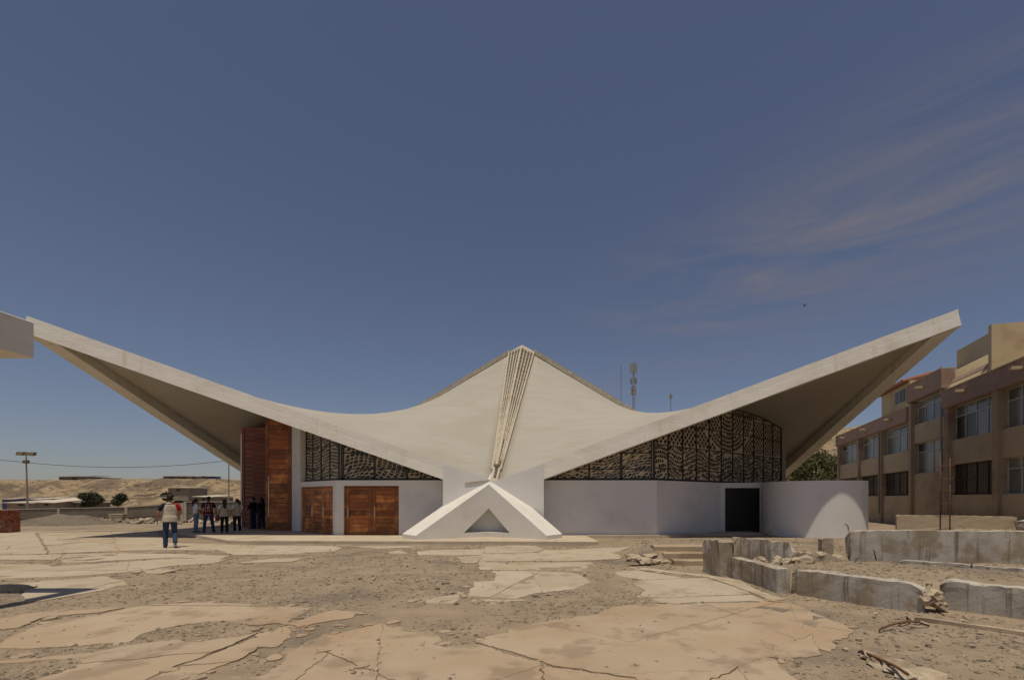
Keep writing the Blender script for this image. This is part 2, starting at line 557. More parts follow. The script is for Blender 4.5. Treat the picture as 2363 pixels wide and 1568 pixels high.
def slab(poly, cuts=(), gap=0.010, top=0.017):
    polys = [[(p.x, p.y) for p in poly]]
    gap = gap * 0.5
    for a, b in cuts:
        nxt = []
        for q in polys:
            for s in (clip(q, a, b, gap / 2), clip(q, b, a, gap / 2)):
                if len(s) >= 3 and area(s) > 0.01:
                    nxt.append(s)
        polys = nxt
    for q in polys:
        pts = []
        for i in range(len(q)):
            a, b = q[i], q[(i + 1) % len(q)]
            l = math.hypot(b[0] - a[0], b[1] - a[1])
            st = 0.03 if (a[1] + b[1]) / 2 < 9 else 0.07
            n = max(1, int(l / st))
            for k in range(n):
                t = k / n
                pts.append(warp(a[0] + (b[0] - a[0]) * t, a[1] + (b[1] - a[1]) * t))
        if sum(pts[i][0] * pts[(i + 1) % len(pts)][1] - pts[(i + 1) % len(pts)][0] * pts[i][1] for i in range(len(pts))) < 0:
            pts.reverse()
        cx_ = sum(p[0] for p in pts) / len(pts)
        cy_ = sum(p[1] for p in pts) / len(pts)
        dz = RND.uniform(-0.004, 0.006)
        tx, ty = RND.uniform(-.002, .002), RND.uniform(-.002, .002)
        zt = [top + dz + (p[0] - cx_) * tx + (p[1] - cy_) * ty for p in pts]
        bm = NB()
        prism(bm, [(p[0] - cx_, p[1] - cy_) for p in pts], -0.08, zt)
        me = bpy.data.meshes.new('slab')
        bm.to_mesh(me)
        bm.free()
        me.materials.append(M['slab' if cy_ < 7.6 else 'slab_pale'])
        put('slab', me, (cx_, cy_, 0), pave)
        SLABS.append(pts)

def c1(*p): return [(g1(a).xy, g1(b).xy) for a, b in p]
def c2(*p): return [(g2(a).xy, g2(b).xy) for a, b in p]
def c3(*p): return [(g3(a).xy, g3(b).xy) for a, b in p]

slab([g1(p) for p in [(-260, 12), (240, 12), (330, 152), (-260, 165)]], c1(((-200, 70), (300, 66))), 0.02)
slab([g1(p) for p in [(262, 10), (700, 4), (1080, 10), (1130, 62), (1140, 78), (1700, 95), (2280, 100), (2350, 112), (2300, 135), (1960, 155), (1600, 160), (1500, 128), (1050, 128), (700, 138), (345, 150)]], c1(((760, 0), (820, 150)), ((1750, 90), (1700, 165))), 0.012)
slab([g1(p) for p in [(-300, 168), (340, 158), (700, 147), (1180, 152), (1590, 168), (1480, 192), (1180, 178), (720, 200), (440, 228), (425, 195), (700, 165), (400, 180), (380, 196), (-300, 192)]], c1(((430, 140), (405, 240)),), 0.03)
slab([g1(p) for p in [(-330, 216), (300, 226), (360, 242), (740, 216), (1180, 186), (1560, 190), (1480, 216), (1150, 236), (960, 270), (560, 300), (-330, 338)]], c1(((430, 265), (-330, 262)), ((900, 180), (860, 300))), 0.015)
slab([g1(p) for p in [(-350, 392), (160, 352), (700, 308), (890, 345), (860, 362), (700, 400), (560, 425), (300, 475), (170, 480), (165, 440), (168, 402), (150, 388), (-350, 410)]], c1(((880, 330), (300, 460)),), 0.008)
slab([g1(p) for p in [(980, 268), (1220, 262), (1100, 288), (985, 292)]])
slab([g1(p) for p in [(1590, 216), (1900, 185), (2120, 178), (2010, 206)]])
slab([g1(p) for p in [(-380, 600), (0, 592), (190, 560), (540, 535), (860, 522), (700, 550), (330, 580), (230, 608), (130, 655), (-380, 690)]])
slab([g1(p) for p in [(-420, 770), (0, 765), (240, 640), (560, 590), (720, 560), (1010, 500), (1400, 488), (1800, 505), (2140, 520), (2080, 570), (1960, 625), (1740, 640), (1560, 610), (1430, 618), (1300, 630), (1090, 670), (960, 700), (880, 755), (640, 775), (400, 785), (-420, 808)]], c1(((1340, 750), (2050, 500)), ((1450, 508), (2200, 514))), 0.006)
slab([g1(p) for p in [(-440, 905), (250, 865), (640, 830), (900, 775), (1190, 735), (1300, 758), (1560, 728), (1760, 690), (1600, 768), (1320, 868), (1100, 948), (900, 1045), (120, 1060), (330, 985), (520, 905), (480, 868), (330, 880), (-440, 935)]], c1(((560, 1010), (1250, 770)), ((250, 935), (900, 870))), 0.006)
slab([g1(p) for p in [(-440, 1120), (0, 1100), (150, 1062), (890, 1050), (700, 1180), (-440, 1200)]])
slab([g1(p) for p in [(930, 1040), (1340, 880), (1640, 770), (1820, 700), (1930, 648), (2010, 662), (2000, 720), (1900, 788), (1760, 790), (1680, 858), (1570, 892), (1450, 942), (1250, 1008), (1120, 1060), (800, 1160), (760, 1160)]], c1(((1240, 925), (1310, 1000)), ((1270, 912), (1570, 888)), ((1700, 705), (2010, 695)), ((1910, 640), (1980, 730))), 0.010)
slab([g2(p) for p in [(-900, 1200), (-700, 1080), (-420, 1010), (-330, 985), (-160, 985), (-40, 920), (0, 832), (110, 770), (250, 700), (390, 688), (560, 642), (640, 632), (820, 680), (990, 690), (1055, 735), (1000, 775), (1090, 795), (1210, 775), (1310, 772), (1500, 835), (1640, 870), (1720, 900), (1750, 960), (1780, 1040), (1800, 1200)]],
     c2(((120, 768), (820, 1030)), ((0, 822), (1000, 782)), ((340, 790), (20, 1030)), ((650, 640), (620, 1000)), ((400, 1030), (900, 830)), ((1000, 1200), (1700, 930))), 0.009)
slab([g2(p) for p in [(10, 640), (260, 545), (330, 535), (520, 550), (440, 590), (270, 615), (160, 640)]])
jb = [g2((1285, 755)), g2((1278, 735)), g2((1400, 712)), g2((1520, 690)), g2((1580, 655)), g2((1800, 610))]
jr = [g3(p) for p in [(180, 615), (330, 562), (560, 543), (740, 540), (1480, 526), (1620, 532), (1720, 562), (1880, 632), (1960, 668), (2060, 700), (2095, 745), (2050, 790), (1930, 808), (1965, 850), (1930, 900), (1830, 935), (1680, 945), (1440, 935), (1000, 1112), (700, 1200), (640, 1240)]]
jl = [g2(p) for p in [(2600, 1045), (2363, 992), (2080, 955), (1800, 905), (1700, 872), (1520, 815), (1340, 768)]]
slab(jb + jr + jl, c3(((740, 538), (1800, 702)), ((0, 940), (1220, 608)), ((0, 740), (1660, 1092)), ((1400, 933), (1880, 720)), ((950, 525), (1170, 610)), ((1620, 540), (1720, 690)), ((300, 1060), (1080, 1030))), 0.008)
slab([g3(p) for p in [(1440, 938), (1500, 950), (1545, 1000), (1600, 1060), (1700, 1130), (1760, 1240), (740, 1240), (1010, 1112)]], c3(((1250, 990), (1350, 1200)),), 0.008)
slab([g2(p) for p in [(1790, 920), (2080, 966), (2363, 1004), (2590, 1056), (2700, 1180), (1830, 1200), (1800, 1040), (1770, 960)]], c2(((1800, 980), (2500, 1160)),), 0.008)
slab([g3(p) for p in [(522, 485), (500, 465), (522, 440), (430, 388), (500, 365), (830, 352), (1000, 347), (1338, 463), (1290, 468), (650, 490)]])
slab([g3(p) for p in [(310, 302), (330, 296), (470, 290), (800, 344), (820, 350), (520, 362), (440, 350), (330, 325)]])
slab([g3(p) for p in [(430, 280), (520, 271), (700, 295), (950, 318), (1110, 340), (1250, 362), (1370, 435), (1500, 480), (1600, 502), (1490, 518), (1350, 462), (1010, 342), (850, 322)]], c3(((1000, 300), (900, 345)),), 0.01)
slab([g3(p) for p in [(600, 500), (650, 494), (1330, 472), (1430, 515), (740, 532), (620, 520)]])
slab([g2(p) for p in [(1365, 106), (1560, 96), (1700, 99), (1775, 120), (1700, 144), (1342, 150)]])
slab([g2(p) for p in [(900, 140), (1000, 130), (1358, 122), (1345, 160), (1160, 165), (900, 162)]])
slab([g2(p) for p in [(1155, 176), (1340, 166), (1318, 216), (1200, 216)]])
slab([g2(p) for p in [(1340, 154), (1720, 148), (1768, 126), (2000, 122), (2363, 108), (2290, 130), (2330, 155), (2290, 190), (1960, 203), (1330, 205)]], c2(((1720, 140), (1760, 210)), ((1740, 150), (2300, 172)), ((2000, 115), (1820, 165))), 0.012)
slab([g2(p) for p in [(1325, 211), (2000, 209), (2110, 215), (2060, 240), (2100, 266), (1320, 262)]])
slab([g2(p) for p in [(1400, 271), (1680, 269), (1960, 281), (2030, 300), (2100, 350), (1960, 395), (1700, 420), (1590, 455), (1440, 455), (1240, 440), (1260, 400), (1280, 345), (1420, 340), (1440, 290)]], c2(((1670, 265), (1690, 300)), ((1690, 298), (1500, 400)), ((1600, 455), (1800, 395))), 0.012)
slab([g2(p) for p in [(1030, 450), (1190, 426), (1160, 490), (960, 490), (940, 470)]], c2(((900, 462), (1200, 458)),), 0.02)
slab([g2(p) for p in [(1320, 466), (1590, 463), (1690, 470), (1400, 480)]])
slab([g2(p) for p in [(440, 104), (820, 100), (900, 108), (640, 120)]])
slab([g2(p) for p in [(690, 146), (770, 130), (840, 152), (720, 154)]])
slab([g3(p) for p in [(0, 232), (140, 230), (100, 255), (140, 290), (0, 296)]])
slab([g1(p) for p in [(-1000, -4), (-300, 2), (1000, -14), (640, 0), (250, 6), (-300, 10)]])
def chip(x, y, r):
    n = RND.randint(5, 8)
    a0 = RND.uniform(0, 6)
    pts = [(x + math.cos(a0 + k * 6.283 / n) * r * RND.uniform(.6, 1.25), y + math.sin(a0 + k * 6.283 / n) * r * RND.uniform(.6, 1.25)) for k in range(n)]
    bm = NB()
    t = RND.uniform(0.008, 0.03)
    tx, ty = RND.uniform(-.12, .12), RND.uniform(-.12, .12)
    prism(bm, [(p[0] - x, p[1] - y) for p in pts], -0.05, [t + (p[0] - x) * tx + (p[1] - y) * ty for p in pts])
    me = bpy.data.meshes.new('slab_fragment')
    bm.to_mesh(me)
    bm.free()
    me.materials.append(M['slab'])
    put('slab_fragment', me, (x, y, 0), pave)
CH = 0
_base = [s for s in SLABS]
while CH < 240:
    s = RND.choice(_base)
    q = RND.choice(s)
    if q[1] < 3.8 or q[1] > 16:
        continue
    x, y = q[0] + RND.gauss(0, 0.16), q[1] + RND.gauss(0, 0.16)
    if any(inside(t, x, y) for t in _base):
        continue
    chip(x, y, RND.uniform(0.02, 0.07) * (1 + q[1] * 0.05))
    CH += 1
SBB = [(min(p[0] for p in s), max(p[0] for p in s), min(p[1] for p in s), max(p[1] for p in s), s) for s in SLABS]

def on_slab(x, y):
    for a, b, c, d, s in SBB:
        if a < x < b and c < y < d and inside(s, x, y):
            return True
    return False
# ------------------------------------------------------------------ the church
church = thing('church', (-2.45, 38, 0), 'modern white concrete church with a soaring four-petal curved roof', 'church')
A = V(-2.45, 20.0, 2.33)
TL = V(-20.34, 18.6, 8.66)
TR = V(15.64, 18.6, 8.92)
PK = V(-2.44, 38.0, 13.63)
B = V(-21.3, 38.0, 2.33)
C = V(16.4, 38.0, 2.33)
D = V(-2.45, 56.0, 2.33)
BL = V(-20.5, 57.4, 8.8)
BR = V(15.6, 57.4, 8.8)
PW = 0.95
PZ = 12.62

def petal_corners(sx, sy, Aa, T, Bb):
    """Aa: support on the y axis, Bb: support on the x axis"""
    p = V(PK.x + sx * PW, PK.y + sy * PW, PZ)
    inw = (PK - T).xy.normalized() * 0.24
    T = V(T.x + inw.x, T.y + inw.y, T.z - 0.05)
    a = Aa + V(sx * 0.14, -sy * 0.2, 0.02)
    b = Bb + V(-sx * 0.2, sy * 0.14, 0.02)
    return p, a, T, b

def bil(q, u, v):
    p, a, t, b = q
    return p * (1 - u) * (1 - v) + a * u * (1 - v) + t * u * v + b * (1 - u) * v

PET = [petal_corners(-1, -1, A, TL, B), petal_corners(1, -1, A, TR, C), petal_corners(-1, 1, D, BL, B), petal_corners(1, 1, D, BR, C)]

def roof_z(x, y):
    q = PET[(1 if x > PK.x else 0) + (2 if y > PK.y else 0)]
    u = v = 0.5
    for _ in range(12):
        f = bil(q, u, v)
        fu = (bil(q, u + 1e-4, v) - f) / 1e-4
        fv = (bil(q, u, v + 1e-4) - f) / 1e-4
        ex, ey = x - f.x, y - f.y
        det = fu.x * fv.y - fv.x * fu.y
        u += (ex * fv.y - fv.x * ey) / det
        v += (fu.x * ey - ex * fu.y) / det
    return bil(q, u, v).z

NS = 44
for q in PET:
    bm = NB()
    th = 0.14
    g = [[bil(q, i / NS, j / NS) for j in range(NS + 1)] for i in range(NS + 1)]
    up = [[bm.verts.new(p) for p in r] for r in g]
    dn = [[bm.verts.new(p - V(0, 0, th)) for p in r] for r in g]
    for i in range(NS):
        for j in range(NS):
            bm.faces.new([up[i][j], up[i + 1][j], up[i + 1][j + 1], up[i][j + 1]])
            bm.faces.new([dn[i][j], dn[i][j + 1], dn[i + 1][j + 1], dn[i + 1][j]])
    rim = [(i, 0) for i in range(NS)] + [(NS, j) for j in range(NS)] + [(i, NS) for i in range(NS, 0, -1)] + [(0, j) for j in range(NS, 0, -1)]
    for k in range(len(rim)):
        a, b = rim[k], rim[(k + 1) % len(rim)]
        bm.faces.new([up[a[0]][a[1]], dn[a[0]][a[1]], dn[b[0]][b[1]], up[b[0]][b[1]]])
    bmesh.ops.recalc_face_normals(bm, faces=list(bm.faces))
    o = mesh_obj('roof_shell', bm, M['shell'], church)
    for p in o.data.polygons:
        p.use_smooth = abs(p.normal.z) > 0.2

# edge beams, mitred at tips and supports
def inner(prev, p, nxt, w):
    e1 = (p - prev).xy.normalized()
    e2 = (nxt - p).xy.normalized()
    n1_ = Vector((-e1.y, e1.x))
    n2_ = Vector((-e2.y, e2.x))
    if n1_.dot(PK.xy - p.xy) < 0:
        n1_ = -n1_
    if n2_.dot(PK.xy - p.xy) < 0:
        n2_ = -n2_
    bis = (n1_ + n2_).normalized()
    return bis / max(0.25, bis.dot(n1_)), n1_

LOOP = [A, TL, B, BL, D, BR, C, TR]
BW, BH = 0.62, 0.62
for i in range(8):
    p0, p1 = LOOP[i], LOOP[(i + 1) % 8]
    i0, _ = inner(LOOP[i - 1], p0, p1, BW)
    i1, _ = inner(p0, p1, LOOP[(i + 2) % 8], BW)
    bm = NB()
    sec = [(-0.0, -BH), (0.04, -0.27), (0.044, -0.266), (0.075, 0.05), (BW, 0.05), (BW, -BH)]
    rings = []
    NN = 60
    for k in range(NN + 1):
        t = k / NN
        p = p0.lerp(p1, t)
        d = i0.lerp(i1, 0 if t < 0.5 else 1)
        d = i0 * (1 - t) + i1 * t
        # keep the width even between the mitred ends
        e = (p1 - p0).xy.normalized()
        nn = Vector((-e.y, e.x))
        if nn.dot(PK.xy - p0.xy) < 0:
            nn = -nn
        r = []
        for off, z in sec:
            w = noise.noise(p * 1.3 + V(off * 5, z * 7, i)) * 0.008
            qx, qy = p.x + d.x * (off + w), p.y + d.y * (off + w)
            tt = ((qx - p0.x) * e.x + (qy - p0.y) * e.y) / (p1 - p0).xy.length
            r.append(bm.verts.new((qx, qy, p0.z + (p1.z - p0.z) * tt + z + (w * 1.4 if 0 < k < NN else 0))))
        rings.append(r)
    for r0, r1_ in zip(rings, rings[1:]):
        for k in range(6):
            bm.faces.new([r0[k], r0[(k + 1) % 6], r1_[(k + 1) % 6], r1_[k]])
    bm.faces.new(rings[0])
    bm.faces.new(rings[-1])
    bmesh.ops.recalc_face_normals(bm, faces=list(bm.faces))
    mesh_obj('edge_beam', bm, M['beam'], church)

# piers under the four supports and the splayed buttress in front of the nearest
def place(bm, S):
    """turn geometry built for support A to support S"""
    if S is A:
        return
    ang = {id(B): -math.pi / 2, id(C): math.pi / 2, id(D): math.pi}[id(S)]
    Rm = Matrix.Rotation(ang, 4, 'Z')
    for v in bm.verts:
        v.co = S + Rm @ (v.co - A)

for S in (A, B, C, D):
    bm = NB()
    hx = 2.06
    k = (A.y - TL.y) / (A.x - TL.x)
    yb = A.y - hx * k - 0.025
    zt = A.z + hx * (TL.z - A.z) / (A.x - TL.x) + 0.07
    prism(bm, [(A.x - hx, yb), (A.x, A.y - 0.025), (A.x + hx, yb), (A.x + hx, yb + 0.15), (A.x, A.y + 0.13), (A.x - hx, yb + 0.15)], -0.1, [zt - 0.03, A.z + 0.04, zt - 0.03, zt - 0.03, A.z + 0.04, zt - 0.03])
    prism(bm, [(A.x - hx + 0.01, yb + 0.16), (A.x, A.y + 0.14), (A.x + hx - 0.01, yb + 0.16), (A.x + hx - 0.01, A.y + 1.2), (A.x - hx + 0.01, A.y + 1.2)], -0.1, A.z - 0.35)
    place(bm, S)
    mesh_obj('pier', bm, M['pier'], church)

def leg(sx, S):
    X0, Y0 = -2.61, 19.6
    LN = 2.92 if sx < 0 else 2.77
    dv = Vector((-0.868, -0.4966)) if sx < 0 else Vector((0.852, -0.5235))
    wv = Vector((-0.80, 0.95)) if sx < 0 else Vector((0.60, 0.95))
    ex = abs(wv.x / dv.x)
    fr = [(0, 0.02), (LN, 0.02), (LN, 0.27), (0, 2.23), (0, 1.265), (1.05, 0.31), (0, 0.305)]
    sl_ = (2.23 - 0.27) / LN
    hs_ = (1.265 - 0.31) / 1.05
    bk = [(-ex, 0.02), (LN, 0.02), (LN, 0.27), (-ex, 2.23 + ex * sl_), (-ex, 1.265 + ex * hs_), (1.05, 0.31), (-ex, 0.305)]
    bm = NB()
    f = [bm.verts.new((X0 + dv.x * s, Y0 + dv.y * s, z)) for s, z in fr]
    b = [bm.verts.new((X0 + dv.x * s + wv.x, Y0 + dv.y * s + wv.y, z)) for s, z in bk]
    for t in tessellate_polygon([[V(s, z, 0) for s, z in fr]]):
        bm.faces.new([f[i] for i in t])
        bm.faces.new([b[i] for i in reversed(t)])
    for i in (0, 1, 2, 4, 5):
        j = (i + 1) % 7
        bm.faces.new([f[i], f[j], b[j], b[i]])
    bmesh.ops.recalc_face_normals(bm, faces=list(bm.faces))
    place(bm, S)
    o = mesh_obj('buttress', bm, M['buttress'], church)

for S in (A, B, C, D):
    leg(-1, S)
    leg(1, S)
bm = NB()
quad_box(bm, V(-3.62, 19.85, 2.24), V(0.98, 0.075, 0.12), V(-0.01, 0.1, 0), V(0, 0, 0.07))
mesh_obj('ledge', bm, M['lattice'], church)

# skylights along the four ridges: gabled lattice over dusty glass
def skylight(S, ax):
    """from the peak down to support S; ax: unit vector across"""
    d0 = V(PK.x, PK.y, PK.z)
    base = (S - PK)
    base = V(base.x, base.y, 0).normalized()
    lo = S - base * 0.9 + V(0, 0, 0)
    L_ = V(PK.x, PK.y, PZ) + base * PW
    tz = L_.z
    def edge(t, s):
        # along the petal's ridge edge: t 0 at the top, 1 at the bottom
        p = V(PK.x, PK.y, 0) + base * PW + ax * (s * PW)
        q = V(S.x, S.y, 0) - base * 0.2 + ax * (s * 0.14)
        r = p.lerp(q, t)
        r.z = PZ + (S.z + 0.02 - PZ) * t
        return r
    def ridge(t):
        p = (edge(t, -1) + edge(t, 1)) / 2
        r = ((p - V(PK.x, PK.y, p.z)).xy).length
        p.z = PK.z - (PK.z - S.z - 0.12) * r / ((S - PK).xy.length) + 0.10 * (1 - t)
        return p
    def surf(t, s):
        e = edge(t, 1 if s > 0 else -1)
        e.z += 0.05 + 0.05 * (1 - t)
        return e.lerp(ridge(t), 1 - abs(s))
    T1 = 0.955
    bm = NB()
    n = 24
    for s in (-1, 1):
        prev = None
        for k in range(n + 1):
            t = k / n * 1.0
            a, b = bm.verts.new(surf(t, s)), bm.verts.new(surf(t, s * 0.001))
            if prev:
                bm.faces.new([prev[0], a, b, prev[1]] if s > 0 else [prev[1], b, a, prev[0]])
            prev = (a, b)
    bmesh.ops.recalc_face_normals(bm, faces=list(bm.faces))
    root = mesh_obj('skylight', bm, M['skyglass'], church)
    def add(nm, a, b, w, h, up=V(0, 0, 1)):
        bm = NB()
        bar(bm, a, b, w, h, up)
        mesh_obj(nm, bm, M['lattice'], root)
    up = V(0, 0, 0.09)
    add('ridge_rib', ridge(0) + V(0, 0, .07), ridge(T1) + V(0, 0, .04), 0.13, 0.16)
    for s in (-1, 1):
        add('rim', surf(0, s) + V(0, 0, .04), surf(T1, s) + V(0, 0, .02), 0.10, 0.18)
        for m_ in (0.28, 0.52, 0.76):
            te = T1 * (0.97 if m_ > 0.5 else 0.86)
            add('rafter', surf(0, s * m_) + up * .6, surf(te, s * m_) + up * .4, 0.07, 0.09)
        rows = 22
        for k in range(rows):
            t = (k + 0.5) / rows * T1
            add('cross_bar', surf(t, s * 0.06) + up * .45, surf(t, s * 0.99) + up * .45, 0.075, 0.08)
        # small infill blocks leave square holes between the bars
        bm = NB()
        for k in range(rows * 2):
            t = (k + 0.25 + RND.uniform(-.1, .1)) / (rows * 2) * T1
            for a_, b_ in ((0.08, 0.28), (0.3, 0.52), (0.54, 0.76), (0.78, 0.97)):
                if RND.random() < 0.86:
                    bar(bm, surf(t, s * a_) + up * .2, surf(t, s * b_) + up * .2, 0.17 + 0.05 * RND.random(), 0.06)
        mesh_obj('infill', bm, M['lattice'], root)['kind'] = 'stuff'
    bm = NB()
    q0, q1 = edge(T1 - 0.005, -1), edge(T1 - 0.005, 1)
    e0_, e1_ = edge(1.012, -1), edge(1.012, 1)
    vv8 = [bm.verts.new(p + V(0, 0, z_)) for z_ in (-0.12, 0.16) for p in (q0, q1, e1_, e0_)]
    for f_ in ((3, 2, 1, 0), (4, 5, 6, 7), (0, 1, 5, 4), (1, 2, 6, 5), (2, 3, 7, 6), (3, 0, 4, 7)):
        bm.faces.new([vv8[i] for i in f_])
    mesh_obj('foot', bm, M['lattice'], root)
    # cap gable at the top
    return ridge(0)

tops = [skylight(A, V(1, 0, 0)), skylight(B, V(0, 1, 0)), skylight(C, V(0, 1, 0)), skylight(D, V(1, 0, 0))]
bm = NB()
zc = PZ - 0.1
pts8 = []
cc = [(PW, 0), (PW, PW), (0, PW), (-PW, PW), (-PW, 0), (-PW, -PW), (0, -PW), (PW, -PW)]
hi = bm.verts.new((PK.x, PK.y, PK.z + 0.06))
rg = []
for k, (x_, y_) in enumerate(cc):
    z_ = (PK.z - 11.2 * PW / 18 + 0.13) if k % 2 == 0 else PZ + 0.06
    rg.append(bm.verts.new((PK.x + x_, PK.y + y_, z_)))
for k in range(8):
    bm.faces.new([hi, rg[k], rg[(k + 1) % 8]])
mesh_obj('peak_cap', bm, M['lattice'], church)

# walls ---------------------------------------------------------------
ZB, ZW = 0.0, 2.43
CLx, CRx = -9.24, 4.38
W1Y = 20.5
dl = Vector((-3.67, 3.1)).normalized()
dr = Vector((3.67, 3.1)).normalized()
cl = Vector((CLx, W1Y))
cr = Vector((CRx, W1Y))
UL = math.hypot(3.67, 3.1)

def wall(pa, pb, z0, z1, th=0.25, name='wall', m=None, mit=0.0):
    """th goes to the inner side (towards the church middle)"""
    pa, pb = Vector(pa), Vector(pb)
    e = (pb - pa).normalized()
    n = Vector((-e.y, e.x))
    if n.dot(PK.xy - pa) < 0:
        n = -n
    bm = NB()
    prism(bm, [pa, pb, pb + n * th, pa + n * th], z0, z1)
    return mesh_obj(name, bm, m or M['white'], church)

def door(pa, pb, z0, z1, leaves, rows, handle_s, handle_z=(0.85, 1.45), m='wood', frame=True, inset=0.07, hl=None):
    """wooden door between plan points pa, pb (left to right as seen from outside)"""
    pa, pb = Vector(pa), Vector(pb)
    w = (pb - pa).length
    e = (pb - pa) / w
    n = Vector((e.y, -e.x))            # outwards
    E_, N_ = V(e.x, e.y, 0), V(n.x, n.y, 0)
    o3 = V(pa.x, pa.y, z0) - N_ * inset
    hgt = z1 - z0
    bm = NB()
    fw = 0.05 if frame else 0.0
    if frame:
        quad_box(bm, o3, E_ * fw, -N_ * 0.1, V(0, 0, hgt))
        quad_box(bm, o3 + E_ * (w - fw), E_ * fw, -N_ * 0.1, V(0, 0, hgt))
        quad_box(bm, o3 + E_ * fw + V(0, 0, hgt - fw), E_ * (w - 2 * fw), -N_ * 0.1, V(0, 0, fw))
    lw = (w - 2 * fw) / leaves
    st = min(0.16, lw * 0.14)
    o_in = o3 - N_ * 0.02
    for k in range(leaves):
        q = o_in + E_ * (fw + k * lw)
        g_ = 0.006
        hh = hgt - fw - 0.02
        for s0 in (g_, lw - st - g_):
            quad_box(bm, q + E_ * s0, E_ * st, -N_ * 0.05, V(0, 0, hh))
        quad_box(bm, q + E_ * (g_ + st), E_ * (lw - 2 * st - 2 * g_), -N_ * 0.05, V(0, 0, 0.12))
        quad_box(bm, q + E_ * (g_ + st) + V(0, 0, hh - 0.12), E_ * (lw - 2 * st - 2 * g_), -N_ * 0.05, V(0, 0, 0.12))
    root = mesh_obj('door', bm, M[m], church)
    pw = lw - 2 * st - 0.012
    ph = (hgt - fw - 0.26) / rows
    bm = NB()
    quad_box(bm, V(0, 0, 0), V(pw, 0, 0), V(0, 0.03, 0), V(0, 0, ph - 0.008))
    bmesh.ops.bevel(bm, geom=list(bm.edges), offset=0.006, segments=1, affect='EDGES')
    me = bpy.data.meshes.new('plank')
    bm.to_mesh(me)
    bm.free()
    me.materials.append(M[m])
    ang = math.atan2(e.y, e.x)
    for k in range(leaves):
        for r in range(rows):
            loc = o_in + E_ * (fw + k * lw + st + 0.006) - N_ * RND.uniform(0.012, 0.02) + V(0, 0, 0.12 + r * ph + 0.004)
            put('plank', me, loc - church.location, root, (0, 0, ang))
    for s in handle_s:
        bm = NB()
        a = o_in + E_ * s + N_ * 0.06
        zz = handle_z
        tube(bm, [a + V(0, 0, zz[0]), a + V(0, 0, zz[1])], 0.018, 8)
        for z_ in (zz[0] + 0.08, zz[1] - 0.08):
            tube(bm, [a + V(0, 0, z_), a - N_ * 0.07 + V(0, 0, z_)], 0.012, 6)
        mesh_obj('handle', bm, M['chrome'], root)
    return root

# front wall, left of the pier, with its double door
DX0, DX1, DZ = -8.86, -6.53, 2.20
wall((CLx, W1Y), (DX0, W1Y), ZB, ZW)
wall((DX1, W1Y), (-4.48, W1Y), ZB, ZW)
wall((DX0, W1Y), (DX1, W1Y), DZ, ZW, 0.249)
door((DX0, W1Y), (DX1, W1Y), 0.135, DZ, 2, 10, (0.17, 1.30), (0.72, 1.18))
# angled wall on the left with three leaves
e0, e1 = cl + dl * 0.16, cl + dl * (0.70 * UL)
wall(cl + dl * 0.02, e0, ZB, ZW)
wall(e0, e1, DZ, ZW, 0.249)
door(e1, e0, 0.135, DZ, 3, 10, (1.15, 2.25), (0.72, 1.18))
jamb = cl + dl * (0.905 * UL)
bm = NB()
nrm = Vector((-dl.y, dl.x))
if nrm.dot(PK.xy - cl) < 0:
    nrm = -nrm
p_a, p_b = cl + dl * (0.705 * UL), jamb
prism(bm, [p_a, p_b, p_b + nrm * 0.5, p_a + nrm * 0.5], ZB, 5.45)
mesh_obj('entrance_jamb', bm, M['white'], church)
# tall pivoting leaves standing open
door((-13.80, 23.22), (-12.62, 23.36), 0.14, 5.57, 1, 22, (0.19,), (0.65, 2.6), 'wood', False, 0.0)
door((-16.28, 25.32), (-14.42, 24.92), 0.14, 5.36, 1, 22, (), (0.65, 2.6), 'woodred', False, 0.0)
wall(cl + dl * (1.95 * UL), cl + dl * (2.38 * UL), ZB, 5.4)
# front wall, right of the pier
wall((-0.42, W1Y), (CRx, W1Y), ZB, ZW)
re = cr + dr * (0.985 * UL)
wall(cr + dr * 0.02, re, ZB, ZW)
DY = 23.75
wall((re.x + 0.02, DY), (8.40, DY), ZB, ZW, 0.2)
wall((10.12, DY), (10.95, DY), ZB, ZW, 0.2)
wall((8.40, DY), (10.12, DY), 2.18, ZW, 0.199)
bd = door((8.40, DY), (10.12, DY), 0.05, 2.18, 2, 5, (), (0.95, 1.25), 'black')
# curved vestry wall
cp = [(10.15, 23.72), (9.93, 22.9), (9.84, 22.1), (9.98, 21.35), (10.4, 20.72), (11.0, 20.30), (11.7, 20.10), (12.3, 20.12), (12.9, 20.28), (13.32, 20.52)]
def catmull(pts, n=8):
    out = []
    for i in range(len(pts) - 1):
        p0, p1, p2, p3 = [Vector(pts[max(0, min(len(pts) - 1, k))]) for k in (i - 1, i, i + 1, i + 2)]
        for k in range(n):
            t = k / n
            out.append(0.5 * ((2 * p1) + (p2 - p0) * t + (2 * p0 - 5 * p1 + 4 * p2 - p3) * t * t + (3 * p1 - p0 - 3 * p2 + p3) * t ** 3))
    out.append(Vector(pts[-1]))
    return out
cv = catmull(cp, 14)
inn = []
for i, p in enumerate(cv):
    t = (cv[min(i + 1, len(cv) - 1)] - cv[max(i - 1, 0)]).normalized()
    inn.append(p + Vector((-t.y, t.x)) * 0.22)
bm = NB()
prism(bm, cv + list(reversed(inn)), -0.1, 2.41)
o = mesh_obj('curved_wall', bm, M['white'], church)
for p in o.data.polygons:
    p.use_smooth = False
wall((13.33, 20.55), (14.2, 26.0), -0.1, 2.405, 0.22)
